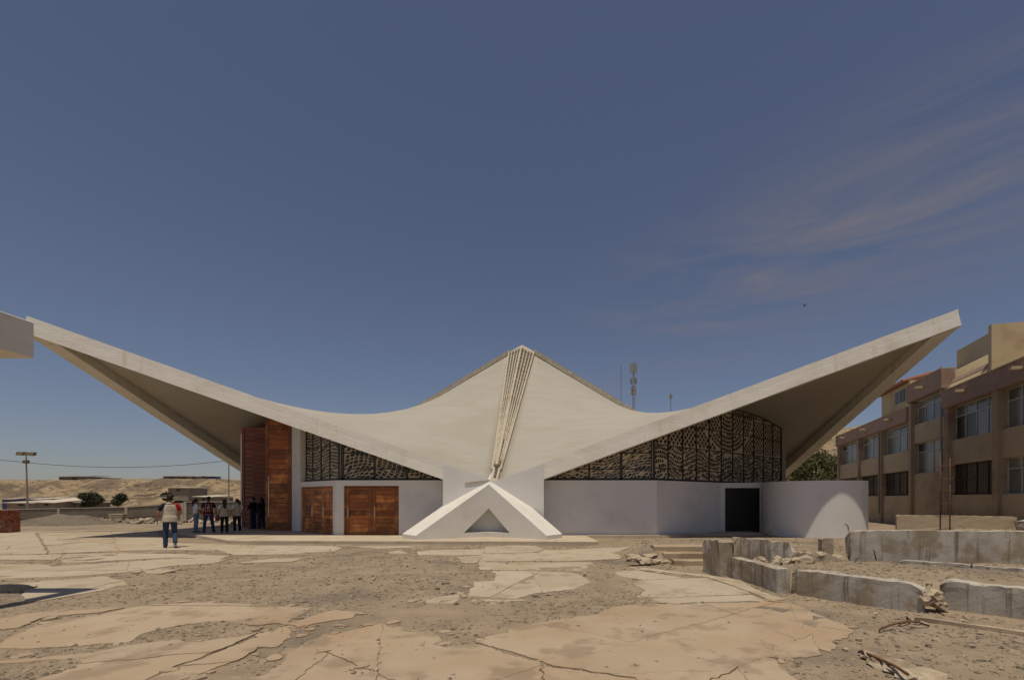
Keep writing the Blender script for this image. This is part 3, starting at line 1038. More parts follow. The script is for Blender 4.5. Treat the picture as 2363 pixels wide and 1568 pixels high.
# back half of the church: plain walls up to the roof so the inside is closed
back = [Vector((13.5, 28.2)), Vector((14.2, 36.0)), Vector((14.2, 40.0)), Vector((4.38, 55.3)), Vector((-9.24, 55.3)), Vector((-18.9, 40.0)), Vector((-18.9, 36.0)), Vector((-18.0, 28.0))]
for pa, pb in zip(back, back[1:]):
    n = 10
    bm = NB()
    lo = []
    for k in range(n + 1):
        p = pa.lerp(pb, k / n)
        lo.append((p, max(1.9, roof_z(p.x, p.y) - 0.1)))
    e = (pb - pa).normalized()
    nn = Vector((-e.y, e.x)) * 0.2
    poly = [p for p, z in lo] + [p + nn for p, z in reversed(lo)]
    zs = [z for p, z in lo] + [z for p, z in reversed(lo)]
    prism(bm, poly, ZB, zs)
    mesh_obj('wall', bm, M['shell'], church)
bm = NB()
prism(bm, [(-18.5, 28), (-9.2, 20.8), (4.3, 20.8), (13.4, 28.2), (14.1, 38), (4.3, 55.2), (-9.2, 55.2), (-18.8, 38)], -0.05, 0.12)
mesh_obj('floor', bm, M['plinth'], church)

# cast-glass screens above the walls ------------------------------------
GLASS = []   # (distance, verts) -> the largest become parts of their own
def screen(pa, pb, s_marks, z_marks, gen, shelf=0.0, setb=0.26):
    pa, pb = Vector(pa), Vector(pb)
    Ln = (pb - pa).length
    e = (pb - pa) / Ln
    n = Vector((-e.y, e.x))
    if n.dot(PK.xy - pa) < 0:
        n = -n
    pa = pa + n * setb
    E_, N_ = V(e.x, e.y, 0), V(n.x, n.y, 0)
    def P(s, z, d=0.0):
        return V(pa.x, pa.y, z) + E_ * s + N_ * d
    def top(s):
        q = P(s, 0, 0.03)
        return roof_z(q.x, q.y) - 0.10
    zb = ZW + 0.0
    ns = 40
    bm = NB()
    poly = [(Ln * k / ns, max(zb + 0.03, top(Ln * k / ns) + 0.03)) for k in range(ns + 1)]
    f0 = [bm.verts.new(P(s, z)) for s, z in poly]
    f1 = [bm.verts.new(P(s, z, 0.06)) for s, z in poly]
    b0 = [bm.verts.new(P(s, zb - 0.05)) for s, z in poly]
    b1 = [bm.verts.new(P(s, zb - 0.05, 0.06)) for s, z in poly]
    for k in range(ns):
        bm.faces.new([b0[k], b0[k + 1], f0[k + 1], f0[k]])
        bm.faces.new([b1[k + 1], b1[k], f1[k], f1[k + 1]])
        bm.faces.new([f0[k], f0[k + 1], f1[k + 1], f1[k]])
    bmesh.ops.recalc_face_normals(bm, faces=list(bm.faces))
    root = mesh_obj('glass_screen', bm, M['matrix'], church)
    def add(nm, s0, z0, s1, z1, w):
        bm = NB()
        a, b = P(s0, z0, -0.02), P(s1, z1, -0.02)
        bar(bm, a, b, w, 0.05, N_)
        mesh_obj(nm, bm, M['steel'], root)
    for s, w in s_marks:
        zt = top(s) + 0.02
        if zt > zb + 0.1:
            add('mullion', s, zb, s, zt, w)
    add('bottom_rail', 0, zb + 0.05, Ln, zb + 0.05, 0.11)
    # transoms between mullions
    ms = sorted(s for s, w in s_marks)
    for a, b in zip(ms, ms[1:]):
        for z in z_marks:
            ta, tb = top(a), top(b)
            if min(ta, tb) > z + 0.05:
                add('transom', a, z, b, z, 0.045)
            elif max(ta, tb) > z + 0.1:
                t = (z + 0.02 - ta) / (tb - ta)
                c_ = a + (b - a) * t
                add('transom', a if ta > tb else c_, z, c_ if ta > tb else b, z, 0.045)
    # top rail following the roof
    bm = NB()
    for k in range(ns):
        (s0, z0), (s1, z1) = poly[k], poly[k + 1]
        if min(z0, z1) > zb + 0.12:
            bar(bm, P(s0, z0 - 0.06, -0.02), P(s1, z1 - 0.06, -0.02), 0.12, 0.08, N_)
    mesh_obj('top_rail', bm, M['steel'], root)
    for item in gen(Ln):
        if len(item) == 4:
            cs = item
            s, z = sum(q[0] for q in cs) / 4, sum(q[1] for q in cs) / 4
            w, h = abs(cs[1][0] - cs[0][0]), abs(cs[3][1] - cs[0][1])
            ang = None
        else:
            s, z, w, h, ang = item
        if s < 0.05 or s > Ln - 0.05 or z < zb + 0.12 or z > top(s) - 0.1:
            continue
        if any(abs(s - m_) < 0.03 + w * 0.2 for m_, _ in s_marks) or any(abs(z - q) < 0.01 + h * 0.25 for q in z_marks):
            continue
        if ang is not None:
            ca, sa = math.cos(ang), math.sin(ang)
            cs = []
        for a, b in ((-1, -1), (1, -1), (1, 1), (-1, 1)) if ang is not None else ():
            a_ = a * w / 2 * RND.uniform(0.75, 1.1)
            b_ = b * h / 2 * RND.uniform(0.7, 1.1)
            cs.append((s + a_ * ca - b_ * sa, z + a_ * sa + b_ * ca))
        front = [P(q[0], q[1], -0.012) for q in cs]
        backv = [P(q[0], q[1], 0.03) for q in cs]
        c_ = P(s, z)
        GLASS.append((w * h / c_.length_squared, front, backv, root))
    return root

def field(a, b, cell, sx, ang_f, size_f, jit=0.25):
    """pieces on a jittered grid, turned along a flow"""
    def gen(Ln):
        z = a
        r = 0
        while z < b:
            s = 0.0 + (r % 2) * cell * sx * 0.5
            while s < Ln:
                s_ = s + RND.uniform(-jit, jit) * cell
                z_ = z + RND.uniform(-jit, jit) * cell
                w, h = size_f(s_, z_)
                yield s_, z_, w * RND.uniform(0.7, 1.25), h * RND.uniform(0.7, 1.25), ang_f(s_, z_) + RND.uniform(-0.15, 0.15)
                s += cell * sx
            z += cell
            r += 1
    return gen

def cells(z0, z1, du, dv_, warpf, inset=0.16, jit=0.12, keep=1.0):
    """quads of a warped net, each shrunk so the cast matrix shows between them"""
    def gen(Ln):
        nu, nv_ = int(Ln / du) + 9, int((z1 - z0) / dv_) + 8
        P = {}
        for i in range(nu + 1):
            for k in range(nv_ + 1):
                s, z = (i - 4) * du + (k % 2) * du * 0.5, z0 + (k - 4) * dv_
                a, b = warpf(s, z)
                P[i, k] = (s + a + RND.uniform(-jit, jit) * du, z + b + RND.uniform(-jit, jit) * dv_)
        for i in range(nu):
            for k in range(nv_):
                if RND.random() > keep:
                    continue
                q = [P[i, k], P[i + 1, k], P[i + 1, k + 1], P[i, k + 1]]
                if k % 2:
                    q = [P[i, k], P[i + 1, k], P[min(i + 2, nu), k + 1], P[i + 1, k + 1]]
                cx_, cy_ = sum(p[0] for p in q) / 4, sum(p[1] for p in q) / 4
                f = 1 - 2 * inset * RND.uniform(0.8, 1.5)
                yield [(cx_ + (p[0] - cx_) * f, cy_ + (p[1] - cy_) * f) for p in q]
    return gen

# left of the pier: long tilted pieces in flowing rows
def angL(s, z):
    return 0.9 * math.sin(s * 1.5 + 0.6) * math.cos(z * 2.0) - 0.05
screen((CLx + 0.2, W1Y), (-4.48, W1Y), [(0.04, 0.12), (1.40, 0.10), (2.78, 0.10), (4.1, 0.08)], [2.92, 3.60, 4.28], cells(2.5, 5.2, 0.20, 0.135, lambda s, z: (0.25 * math.sin(z * 2.6 + 1), 0.30 * math.sin(s * 1.5 + 0.4)), 0.10, 0.18))
L2 = 0.700 * UL
screen(cl, cl + dl * L2, [(0.10, 0.12), (0.93, 0.06), (1.78, 0.06), (2.62, 0.06), (L2 - 0.05, 0.06)], [2.95, 3.95, 4.95], cells(2.5, 6.5, 0.17, 0.14, lambda s, z: (0.06 * math.sin(z * 3), 0.12 * math.sin(s * 1.8)), 0.12, 0.12))
# right of the pier
def angR(s, z):
    return math.atan2(z - 2.2, s - 1.2) * 0.9
screen((-0.42, W1Y), (CRx - 0.12, W1Y), [(0.6, 0.08), (1.95, 0.08), (3.32, 0.10), (4.64, 0.12)], [2.92, 3.60, 4.28], cells(2.45, 5.2, 0.18, 0.135, lambda s, z: (0.35 * math.sin(z * 2.1), 0.35 * math.sin(s * 1.3 + 2)), 0.13, 0.26, 0.94))
Lr = 11.9
def genR(Ln):
    s0, z0 = 6.1, 6.5
    r = 0.35
    while r < 2.6:
        na = max(8, int(2 * math.pi * r / 0.21))
        for k in range(na):
            a = k / na * 2 * math.pi
            yield s0 + r * math.cos(a), z0 + r * math.sin(a), 0.17, 0.15, a + math.pi / 2
        r += 0.205
    for s0b, sg in ((2.4, 1), (9.7, -1)):
        for i in range(-14, 15):
            for j in range(-14, 15):
                s, z = s0b + (i + j) * 0.15, 4.75 + (i - j) * 0.15
                if math.hypot(s - s0, z - z0) > 2.62 and z > 4.0 and (s < 5 if sg > 0 else s > 7.5):
                    yield s, z, 0.16, 0.16, math.pi / 4
    f = cells(2.45, 4.4, 0.15, 0.19, lambda s, z: (0.22 * math.sin(z * 3.1), 0.2 * math.sin(s * 2.2)), 0.14, 0.24, 0.94)
    for q in f(Ln):
        s, z = q[0]
        if math.hypot(s - s0, z - z0) > 2.75 and (z < 3.95 or 5 <= s <= 7.5):
            yield q
screen(cr, cr + dr * Lr, [(0.10, 0.11)] + [(k * Lr / 11, 0.075) for k in range(1, 11)] + [(Lr - 0.05, 0.09)], [2.97, 3.98, 4.98, 5.98], genR)
GLASS.sort(key=lambda t: -t[0])
cnt = {}
rest = {}
for w_, f_, b_, root in GLASS:
    k = root.name
    cnt['all'] = cnt.get('all', 0) + 1
    if cnt['all'] <= 300:
        bm = NB()
    else:
        bm = rest.setdefault(k, (NB(), root))[0]
    vs_ = [bm.verts.new(p) for p in f_] + [bm.verts.new(p) for p in b_]
    for q in ((0, 1, 2, 3), (0, 4, 5, 1), (1, 5, 6, 2), (2, 6, 7, 3), (3, 7, 4, 0)):
        bm.faces.new([vs_[i] for i in q])
    if cnt['all'] <= 300:
        bmesh.ops.recalc_face_normals(bm, faces=list(bm.faces))
        mesh_obj('glass_piece', bm, M['glassdark'], root)
for bm, root in rest.values():
    bmesh.ops.recalc_face_normals(bm, faces=list(bm.faces))
    mesh_obj('small_glass_pieces', bm, M['glassdark'], root)['kind'] = 'stuff'

# plinth ------------------------------------------------------------------
plinth = bpy.data.objects.new('plinth', None)
link(plinth)
tag(plinth, 'low concrete plinth in front of the church', None, kind='structure')
PXS = [-11.88, -8.6, -5.6, -2.61, 0.1, 1.62]
def pslab(poly, top=0.12, bot=-0.1):
    bm = NB()
    prism(bm, poly, bot, top)
    o = mesh_obj('plinth_slab', bm, M['plinth'], plinth)
fy = lambda x: 17.72 - (x + 11.88) * 0.032
for i, (a, b) in enumerate(zip(PXS, PXS[1:])):
    yb2 = 20.55
    pslab([(a + 0.006, fy(a)), (b - 0.006, fy(b)), (b - 0.006 if i < 4 else b - 0.26, yb2), (a + 0.006, yb2)], 0.12 + RND.uniform(-.004, .004))
pslab([(-11.89, 17.74), (-11.89, 23.5), (-15.45, 25.3), (-15.4, 20.75)], 0.125)
pslab([(-15.41, 20.78), (-15.46, 25.3), (-18.8, 25.8), (-19.3, 24.1)], 0.12)
pslab([(-11.88, 20.56), (-9.3, 20.56), (-11.88, 22.75)], 0.119)
pslab([(1.40, 20.2), (4.45, 20.2), (4.45, 20.52), (1.40, 20.52)], 0.13)
pslab([(4.46, 20.2), (6.6, 21.55), (6.45, 22.0), (4.46, 20.53)], 0.11)
pslab([(6.62, 21.6), (9.6, 22.2), (9.7, 23.9), (8.0, 23.9)], 0.06)
# ------------------------------------------------------------------ school building on the right
SD = Vector((-0.281, -1)).normalized()      # along the facade towards the viewer
SN = Vector((-1, 0.281)).normalized()       # out of the facade
def fac(Y):
    return Vector((13.47 + 0.281 * Y, Y))
school = thing('school_building', (25, 36, 0), 'long tan two-storey school block with brown cornice and rows of windows', 'building')
def fbox(name, Ya, Yb, z0, z1, out, depth, m, parent=None):
    """box on the facade from Ya (far) to Yb (near): front plane out metres proud, depth metres deep"""
    a, b = fac(Ya) + SN * out, fac(Yb) + SN * out
    bm = NB()
    prism(bm, [a, b, b - SN * depth, a - SN * depth], z0, z1)
    return mesh_obj(name, bm, M[m], parent or school)
PY = [43.8, 38.6, 34.1, 29.5, 25.35, 21.3, 17.2, 13.0]
# core behind the windows
fbox('wall', 43.8, 29.5, -0.2, 6.75, -0.32, 9, 'tan')
fbox('wall', 29.49, 25.36, -0.2, 8.0, -0.32, 9, 'tan')
fbox('wall', 25.35, 13.0, -0.2, 6.6, -0.32, 9, 'tan')
def window(Ya, Yb, z0, z1, style):
    """frame part with its panes as sub-parts"""
    a, b = fac(Ya) - SN * 0.20, fac(Yb) - SN * 0.20
    L_ = (b - a).length
    E_ = V(SD.x, SD.y, 0)
    N_ = V(SN.x, SN.y, 0)
    o = V(a.x, a.y, 0)
    n = 4
    bm = NB()
    fw = 0.05
    for k in range(n + 1):
        s = min(max(k * L_ / n - fw / 2, 0), L_ - fw)
        quad_box(bm, o + E_ * s + V(0, 0, z0), E_ * fw, -N_ * 0.06, V(0, 0, z1 - z0))
    zt = z0 + (z1 - z0) * 0.68
    for z in (z0, zt, z1 - fw):
        quad_box(bm, o + V(0, 0, z) + N_ * 0.004, E_ * L_, -N_ * 0.055, V(0, 0, fw))
    root = mesh_obj('window', bm, M['wframe' if style == 'pale' else 'grille'], school)
    for k in range(n):
        for q, (za, zb) in enumerate(((z0, zt), (zt, z1))):
            bm = NB()
            tilt = RND.uniform(-0.012, 0.012)
            p = o + E_ * (k * L_ / n + 0.02) + V(0, 0, za + 0.02) - N_ * 0.03
            quad_box(bm, p, E_ * (L_ / n - 0.04) + N_ * tilt, -N_ * 0.012, V(0, 0, zb - za - 0.03))
            mesh_obj('pane', bm, M['wglass' if style == 'pale' and RND.random() > 0.08 else 'dglass'], root)
    if style == 'grille':
        bm = NB()
        nb = 20
        for k in range(nb):
            s = (k + 0.5) * L_ / nb
            quad_box(bm, o + E_ * s + V(0, 0, z0 + 0.03) + N_ * 0.06, E_ * 0.022, -N_ * 0.022, V(0, 0, z1 - z0 - 0.06))
        for z in (z0 + 0.1, (z0 + z1) / 2, z1 - 0.15):
            quad_box(bm, o + V(0, 0, z) + N_ * 0.085, E_ * L_, -N_ * 0.02, V(0, 0, 0.03))
        mesh_obj('grille', bm, M['grille'], root)
    return root
for i in range(7):
    Ya, Yb = PY[i], PY[i + 1]
    if i == 3:
        bands = [(-0.2, 3.13, 'tan'), (4.94, 6.05, 'tan')]
        wins = [(3.13, 4.94, 'pale'), (6.05, 7.45, 'pale')]
        ctop, cbot = 8.45, 7.45
    else:
        bands = [(-0.2, 1.85, 'tan'), (3.40, 4.64, 'tan')]
        wins = [(1.85, 3.40, 'grille' if i < 5 else 'pale'), (4.64, 6.35, 'pale')]
        ctop, cbot = (7.2, 6.35)
    for z0, z1, m in bands:
        fbox('spandrel', Ya - 0.02, Yb + 0.02, z0, z1, 0.0, 0.31, m)
    for z0, z1, st in wins:
        window(Ya - 0.35, Yb + 0.12, z0, z1, st)
    co = fbox('cornice', Ya - 0.0, Yb + 0.004, cbot, ctop, 0.28, 0.62, 'brown')
    fbox('coping', Ya, Yb + 0.004, ctop, ctop + 0.05, 0.33, 0.75, 'tan', co)
    bm = NB()
    c = fac((Ya + Yb) / 2) + SN * 0.28
    quad_box(bm, V(c.x, c.y, cbot + 0.42), V(SD.x, SD.y, 0) * 0.22, V(SN.x, SN.y, 0) * 0.42, V(0, 0, 0.13))
    mesh_obj('water_spout', bm, M['cream'], school)
for Y in PY[:-1]:
    zt = 7.4 if Y in (29.5, 25.35) else 6.352
    fbox('pilaster', Y, Y - 0.34, -0.2, zt, 0.16, 0.46, 'pilaster')
fbox('roof', 43.8, 13.0, 6.61, 6.76, -0.33, 9, 'tan')
# room over the far bays with a strip of tiles
fbox('upper_wall', 33.9, 29.52, 7.0, 8.85, 0.06, 3.5, 'cream')
uw = fbox('small_window', 31.6, 30.2, 7.75, 8.5, 0.09, 0.2, 'dglass')
fbox('mullion', 31.0, 30.9, 7.76, 8.49, 0.11, 0.05, 'tan', uw)
for k in range(14):
    a = fac(33.9 - k * 0.31) + SN * 0.35
    bm = NB()
    p = V(a.x, a.y, 8.86)
    tube(bm, [p, p - V(SN.x, SN.y, 0) * 2.2 + V(0, 0, 0.55)], 0.15, 8)
    mesh_obj('roof_tile', bm, M['tile'], school)
# rooftop volume, upper wall over a sloping skirt
a, b = fac(26.0), fac(22.1)
bm = NB()
prism(bm, [a - SN * 0.7, b - SN * 0.7, b - SN * 6, a - SN * 6], 6.7, 9.5)
mesh_obj('rooftop_room', bm, M['tan'], school)
bm = NB()
for (o0, z0), (o1, z1), m in (((0.1, 7.25), (-0.66, 8.5), 0),):
    q = [a + SN * o0, b + SN * o0, b + SN * o1, a + SN * o1]
    vv = [bm.verts.new((q[0].x, q[0].y, z0)), bm.verts.new((q[1].x, q[1].y, z0)), bm.verts.new((q[2].x, q[2].y, z1)), bm.verts.new((q[3].x, q[3].y, z1))]
    wv = [bm.verts.new(v.co - V(SN.x, SN.y, 0) * 0.3 - V(0, 0, 0.3)) for v in vv]
    bm.faces.new(vv)
    for k in range(4):
        bm.faces.new([vv[k], wv[k], wv[(k + 1) % 4], vv[(k + 1) % 4]])
    bm.faces.new(list(reversed(wv)))
bmesh.ops.recalc_face_normals(bm, faces=list(bm.faces))
sk = mesh_obj('sloping_skirt', bm, M['cream'], school)
for t in (0.42,):
    bm = NB()
    a3 = V(a.x, a.y, 0) + V(SN.x, SN.y, 0) * (0.1 - 0.76 * t) + V(0, 0, 7.25 + 1.25 * t)
    b3 = V(b.x, b.y, 0) + V(SN.x, SN.y, 0) * (0.1 - 0.76 * t) + V(0, 0, 7.25 + 1.25 * t)
    nn_ = V(SN.x * 1.25, SN.y * 1.25, 0.76).normalized()
    bar(bm, a3 + nn_ * 0.01, b3 + nn_ * 0.01, 0.03, 0.28, V(-SN.x * .76, -SN.y * .76, 1.25).normalized())
    mesh_obj('painted_band', bm, M['brown'], sk)
b2 = fac(22.1)
bm = NB()
prism(bm, [b2 - SN * 0.1, b2 - SN * 0.1 + SD * 0.25, b2 - SN * 6 + SD * 0.25, b2 - SN * 6], 7.1, 9.49)
mesh_obj('rooftop_end_wall', bm, M['cream'], school)
for Y, o_, z0, z1 in ((25.5, 0.22, 0.6, 8.6), (33.95, 0.22, 0.6, 6.3)):
    p = fac(Y) + SN * o_
    bm = NB()
    tube(bm, [V(p.x, p.y, z0), V(p.x, p.y, z1)], 0.05, 8)
    mesh_obj('drain_pipe', bm, M['pipe'], school)

# ------------------------------------------------------------------ rough concrete walls
def rough_wall(name, path, z0, z1, th, label, cat, rough=0.05, ends=(0.1, 0.1), m='oldconc', seed=0, group=None, step=0.07, edge=0.005):
    """wall along a plan path; crumbled top and ends"""
    pts = [Vector(p) for p in path]
    zt = z1 if isinstance(z1, (list, tuple)) else [z1] * len(pts)
    zb = z0 if isinstance(z0, (list, tuple)) else [z0] * len(pts)
    samp = []
    tot = sum((b - a).length for a, b in zip(pts, pts[1:]))
    acc = 0
    for i, (a, b) in enumerate(zip(pts, pts[1:])):
        l = (b - a).length
        n = max(2, int(l / step))
        for k in range(n + (1 if i == len(pts) - 2 else 0)):
            t = k / n
            samp.append((a.lerp(b, t), zb[i] + (zb[i + 1] - zb[i]) * t, zt[i] + (zt[i + 1] - zt[i]) * t, acc + l * t))
        acc += l
    bm = NB()
    nv = 6
    cols = []
    ns = len(samp)
    for i, (p, za, zz, s) in enumerate(samp):
        d = (samp[min(i + 1, ns - 1)][0] - samp[max(i - 1, 0)][0]).normalized()
        nrm_ = Vector((-d.y, d.x))
        q = p * 1.0
        endw = 0
        if ends[0] and s < ends[0]:
            endw = 1 - s / ends[0]
        if ends[1] and tot - s < ends[1]:
            endw = max(endw, 1 - (tot - s) / ends[1])
        ztop = zz + (noise.noise(V(s * 3.0, seed, 0)) + 0.6 * noise.noise(V(s * 9, seed, 4))) * rough - endw * rough * 2.0
        ring = []
        prof = []
        for k in range(nv + 1):
            prof.append((0.0, k / nv))
        for k in (0.33, 0.66):
            prof.append((k, 1.0))
        for k in range(nv, -1, -1):
            prof.append((1.0, k / nv))
        for o_, h_ in prof:
            z = za + (ztop - za) * h_
            pos = V(q.x, q.y, 0) + V(nrm_.x, nrm_.y, 0) * (o_ * th)
            pos.z = z
            jj = edge + rough * 0.5 * (h_ ** 6) + endw * rough * 0.7
            nv3 = noise.noise_vector(V(pos.x * 7 + seed, pos.y * 7, z * 7)) * jj
            if i in (0, ns - 1):
                nv3 *= 1.0
                pos += V(d.x, d.y, 0) * (noise.noise(V(z * 6, o_ * 3, seed)) * ends[0 if i == 0 else 1] * 0.8)
            if h_ == 0:
                nv3.z = 0
            ring.append(bm.verts.new(pos + nv3))
        cols.append(ring)
    npf = len(cols[0])
    for c0, c1_ in zip(cols, cols[1:]):
        for k in range(npf - 1):
            bm.faces.new([c0[k], c0[k + 1], c1_[k + 1], c1_[k]])
    bm.faces.new(cols[0])
    bm.faces.new(list(reversed(cols[-1])))
    bmesh.ops.recalc_face_normals(bm, faces=list(bm.faces))
    o = mesh_obj(name, bm, M[m])
    recentre(o)
    if label:
        tag(o, label, cat, group)
    return o

def crag(bm, c, r, seed=0, flat=0.7, sub=2, k=0.35):
    d = bmesh.ops.create_icosphere(bm, subdivisions=sub, radius=1)
    for v in d['verts']:
        n_ = v.co.copy()
        f = 1 + k * noise.noise(n_ * 1.7 + V(seed, seed * 0.7, 0)) * 2 + 0.15 * noise.noise(n_ * 5 + V(seed, 0, 9))
        v.co = V(n_.x * r[0], n_.y * r[1], n_.z * r[2]) * f + c

# long low planter wall in front, its bend, and what is left of it further right
rough_wall('planter_wall', [(3.92, 10.2), (4.06, 9.3), (4.10, 8.40)], -0.08, 0.43, -0.24, 'pale grey low planter wall facing left with a small square hole', 'wall', 0.015, (0.05, 0.0), seed=1)
rough_wall('planter_wall', [(4.11, 8.37), (4.38, 7.98), (4.75, 7.53), (5.30, 6.97)], -0.08, [0.42, 0.44, 0.43, 0.41], 0.26, 'bare planter wall with peeled pale plaster patches, crumbling at its right end', 'wall', 0.022, (0.03, 0.18), seed=2)
rough_wall('planter_wall', [(5.80, 7.28), (6.15, 6.92), (6.6, 6.46), (7.6, 5.45)], -0.05, [0.43, 0.42, 0.42, 0.40], 0.3, 'cracked grey planter wall at the right edge, beyond the rubble gap', 'wall', 0.03, (0.1, 0.05), seed=3)
bm = NB()
for k in range(9):
    crag(bm, V(5.42 + RND.uniform(-.12, .26), 7.12 + RND.uniform(-.1, .25), RND.uniform(0.0, 0.30)), (RND.uniform(.07, .15), RND.uniform(.07, .15), RND.uniform(.06, .11)), k * 3.1)
tag(recentre(mesh_obj('rubble_heap', bm, M['rubble'])), 'crumbled concrete rubble filling the gap between two planter walls', 'rubble')
# wall beside the steps, thick crumbling top
rough_wall('broken_wall', [(3.66, 10.95), (3.78, 10.24)], -0.1, [0.72, 0.80], -0.3, 'short thick wall end beside the steps, mottled grey', 'wall', 0.03, (0.06, 0.03), seed=4)
rough_wall('broken_wall', [(3.80, 10.2), (4.4, 10.2), (5.08, 10.22)], -0.1, [0.81, 0.80, 0.72], 0.3, 'broken grey wall with crumbling top facing the viewer, right of the steps', 'wall', 0.045, (0.02, 0.2), seed=5)
rough_wall('broken_wall', [(5.12, 10.4), (5.7, 10.5), (6.45, 10.55)], 0.0, [0.52, 0.46, 0.36], 0.3, 'low stump of demolished wall between two taller grey walls', 'wall', 0.09, (0.1, 0.15), m='rubble', seed=6)
rough_wall('retaining_wall', [(6.56, 10.72), (7.6, 10.46), (8.6, 10.2), (9.6, 9.93), (12.0, 9.3), (14.5, 8.7)], 0.05, [0.93, 0.97, 0.97, 0.98, 1.0, 1.0], 0.28, 'long stained grey retaining wall with dark drip marks', 'wall', 0.012, (0.12, 0.0), seed=7)
rough_wall('wall_stub', [(6.08, 11.0), (6.32, 10.95)], 0.1, 0.76, 0.25, 'small square concrete stub left of the stained retaining wall', 'wall', 0.02, (0.02, 0.02), seed=8)
rough_wall('kerb', [(7.05, 9.95), (8.0, 9.05), (8.7, 8.5), (9.8, 7.7)], 0.2, [0.40, 0.40, 0.38, 0.38], 0.14, 'low broken kerb running across the planter soil', 'kerb', 0.02, (0.1, 0.1), seed=9)
k1, k2 = gp(2110, 1425, .04), gp(2363, 1461, .04)
rough_wall('kerb', [k1.xy, ((k1 + k2) / 2).xy, k2.xy, (k2 + (k2 - k1)).xy], -0.05, 0.06, 0.09, 'thin pale kerb half buried in dirt, right foreground', 'kerb', 0.006, (0.1, 0.0), m='slab', seed=10)
rough_wall('retaining_wall', [(12.1, 17.1), (13.4, 16.4), (14.9, 15.6)], 0.5, [1.07, 1.08, 1.07], 0.3, 'low tan wall standing in front of the school block', 'wall', 0.01, (0.03, 0.03), m='tan', seed=12)
rough_wall('concrete_block', [(14.6, 14.9), (16.5, 14.3)], 0.5, 1.0, 0.6, 'rounded concrete block at the right edge before the tan wall', 'block', 0.03, (0.3, 0.1), seed=13)
lp0, lp1 = gp(-40, 1361, .06), gp(54, 1357, .06)
rough_wall('broken_slab', [lp0.xy, lp1.xy], -0.05, 0.10, 0.35, 'thick broken slab lump at the left edge in the portal shadow', 'slab', 0.02, (0.0, 0.12), m='rubble', seed=15)
# crumbs of rock on the planter
bm = NB()
for k in range(8):
    t = k / 7
    crag(bm, V(4.25 + 0.95 * t + RND.uniform(-.05, .05), 9.75 + RND.uniform(-.15, .2), 0.36 + RND.uniform(0, .07)), (RND.uniform(.09, .2), RND.uniform(.08, .14), RND.uniform(.05, .1)), 20 + k * 2.3)
tag(recentre(mesh_obj('rubble_heap', bm, M['rubble'])), 'jagged pale rubble lying on the soil behind the planter wall', 'rubble')
bm = NB()
for k in range(12):
    crag(bm, V(2.35 + RND.uniform(-.45, .4), 12.2 + RND.uniform(-.35, .45), 0.06 + RND.uniform(0, .16)), (RND.uniform(.12, .3), RND.uniform(.1, .2), RND.uniform(.03, .08)), 50 + k * 1.7)
tag(recentre(mesh_obj('rubble_heap', bm, M['rubble'])), 'heap of broken slabs on the left side of the steps', 'rubble')
# steps
st = thing('steps', (3.45, 12.3, 0), 'three worn tan concrete steps rising to the upper ground', 'steps')
for k in range(3):
    y0 = 11.9 + 0.30 * k
    bm = NB()
    x0 = 2.95 - 0.18 * k
    nseg = 16
    cols = []
    for i in range(nseg + 1):
        x = x0 + (4.12 - x0) * i / nseg
        w = [noise.noise(V(x * 4, k * 3, q)) * 0.012 for q in range(3)]
        cols.append([bm.verts.new((x, y0 + w[0], -0.1)), bm.verts.new((x, y0 + w[0], 0.145 * (k + 1) - 0.02 + w[1])), bm.verts.new((x, y0 + 0.025 + w[2], 0.145 * (k + 1) + w[1])), bm.verts.new((x, 12.95, 0.145 * (k + 1))), bm.verts.new((x, 12.95, -0.1))])
    for a_, b_ in zip(cols, cols[1:]):
        for q in range(4):
            bm.faces.new([a_[q], b_[q], b_[q + 1], a_[q + 1]])
    bm.faces.new(cols[0])
    bm.faces.new(list(reversed(cols[-1])))
    bmesh.ops.recalc_face_normals(bm, faces=list(bm.faces))
    mesh_obj('step', bm, M['slab'], st)
# rebar --------------------------------------------------------------
def rebar(pts, r, label, name='rebar'):
    bm = NB()
    tube(bm, [Vector(p) for p in pts], r, 6)
    return tag(recentre(mesh_obj(name, bm, M['rust'], smooth=True)), label, 'rebar')
def R3(cx_, cy_, Y):
    return at(1621 + 0.3139 * cx_, 1158 + 0.3139 * cy_, Y)
rebar([R3(1072, 208, 10.9), R3(1072, 185, 10.9), R3(1062, 166, 10.9), R3(1047, 160, 10.9)], 0.011, 'hooked rebar sticking up from the top of the retaining wall')
rebar([R3(500, 262, 10.35), R3(499, 205, 10.35), R3(502, 190, 10.35), R3(512, 181, 10.35)], 0.006, 'thin bent wire standing on the broken wall before the black door')
rebar([R3(1277, 425, 9.9), R3(1268, 385, 9.9), R3(1259, 348, 9.9)], 0.013, 'short straight rebar leaning out of soil before the stained wall')
rebar([R3(1127, 440, 9.6), R3(1130, 414, 9.6), R3(1151, 408, 9.6)], 0.010, 'small bent rebar hook low in the planter soil')
rebar([R3(1976, 482, 8.6), R3(1981, 450, 8.6)], 0.014, 'stub of rusty rebar by the broken kerb')
def gR(cx_, cy_, z):
    return gp(1621 + 0.3139 * cx_, 1158 + 0.3139 * cy_, z)
rebar([gR(1298, 955, .01), gR(1305, 930, .05), gR(1400, 895, .07), gR(1530, 866, .05), gR(1500, 840, .02)], 0.012, 'long curved rebar lying on gravel in front of the planter wall')
rebar([gR(1430, 918, .02), gR(1460, 890, .06), gR(1530, 876, .09), gR(1600, 882, .08), gR(1665, 908, .02)], 0.012, 'arched rebar on gravel, overlapping the long curved one')
rebar([gR(1150, 1100, .04), gR(1165, 1092, .06), gR(1300, 1150, .09), gR(1420, 1205, .10), gR(1510, 1262, .10)], 0.014, 'rusty rebar running out of a buried concrete chunk, bottom right')
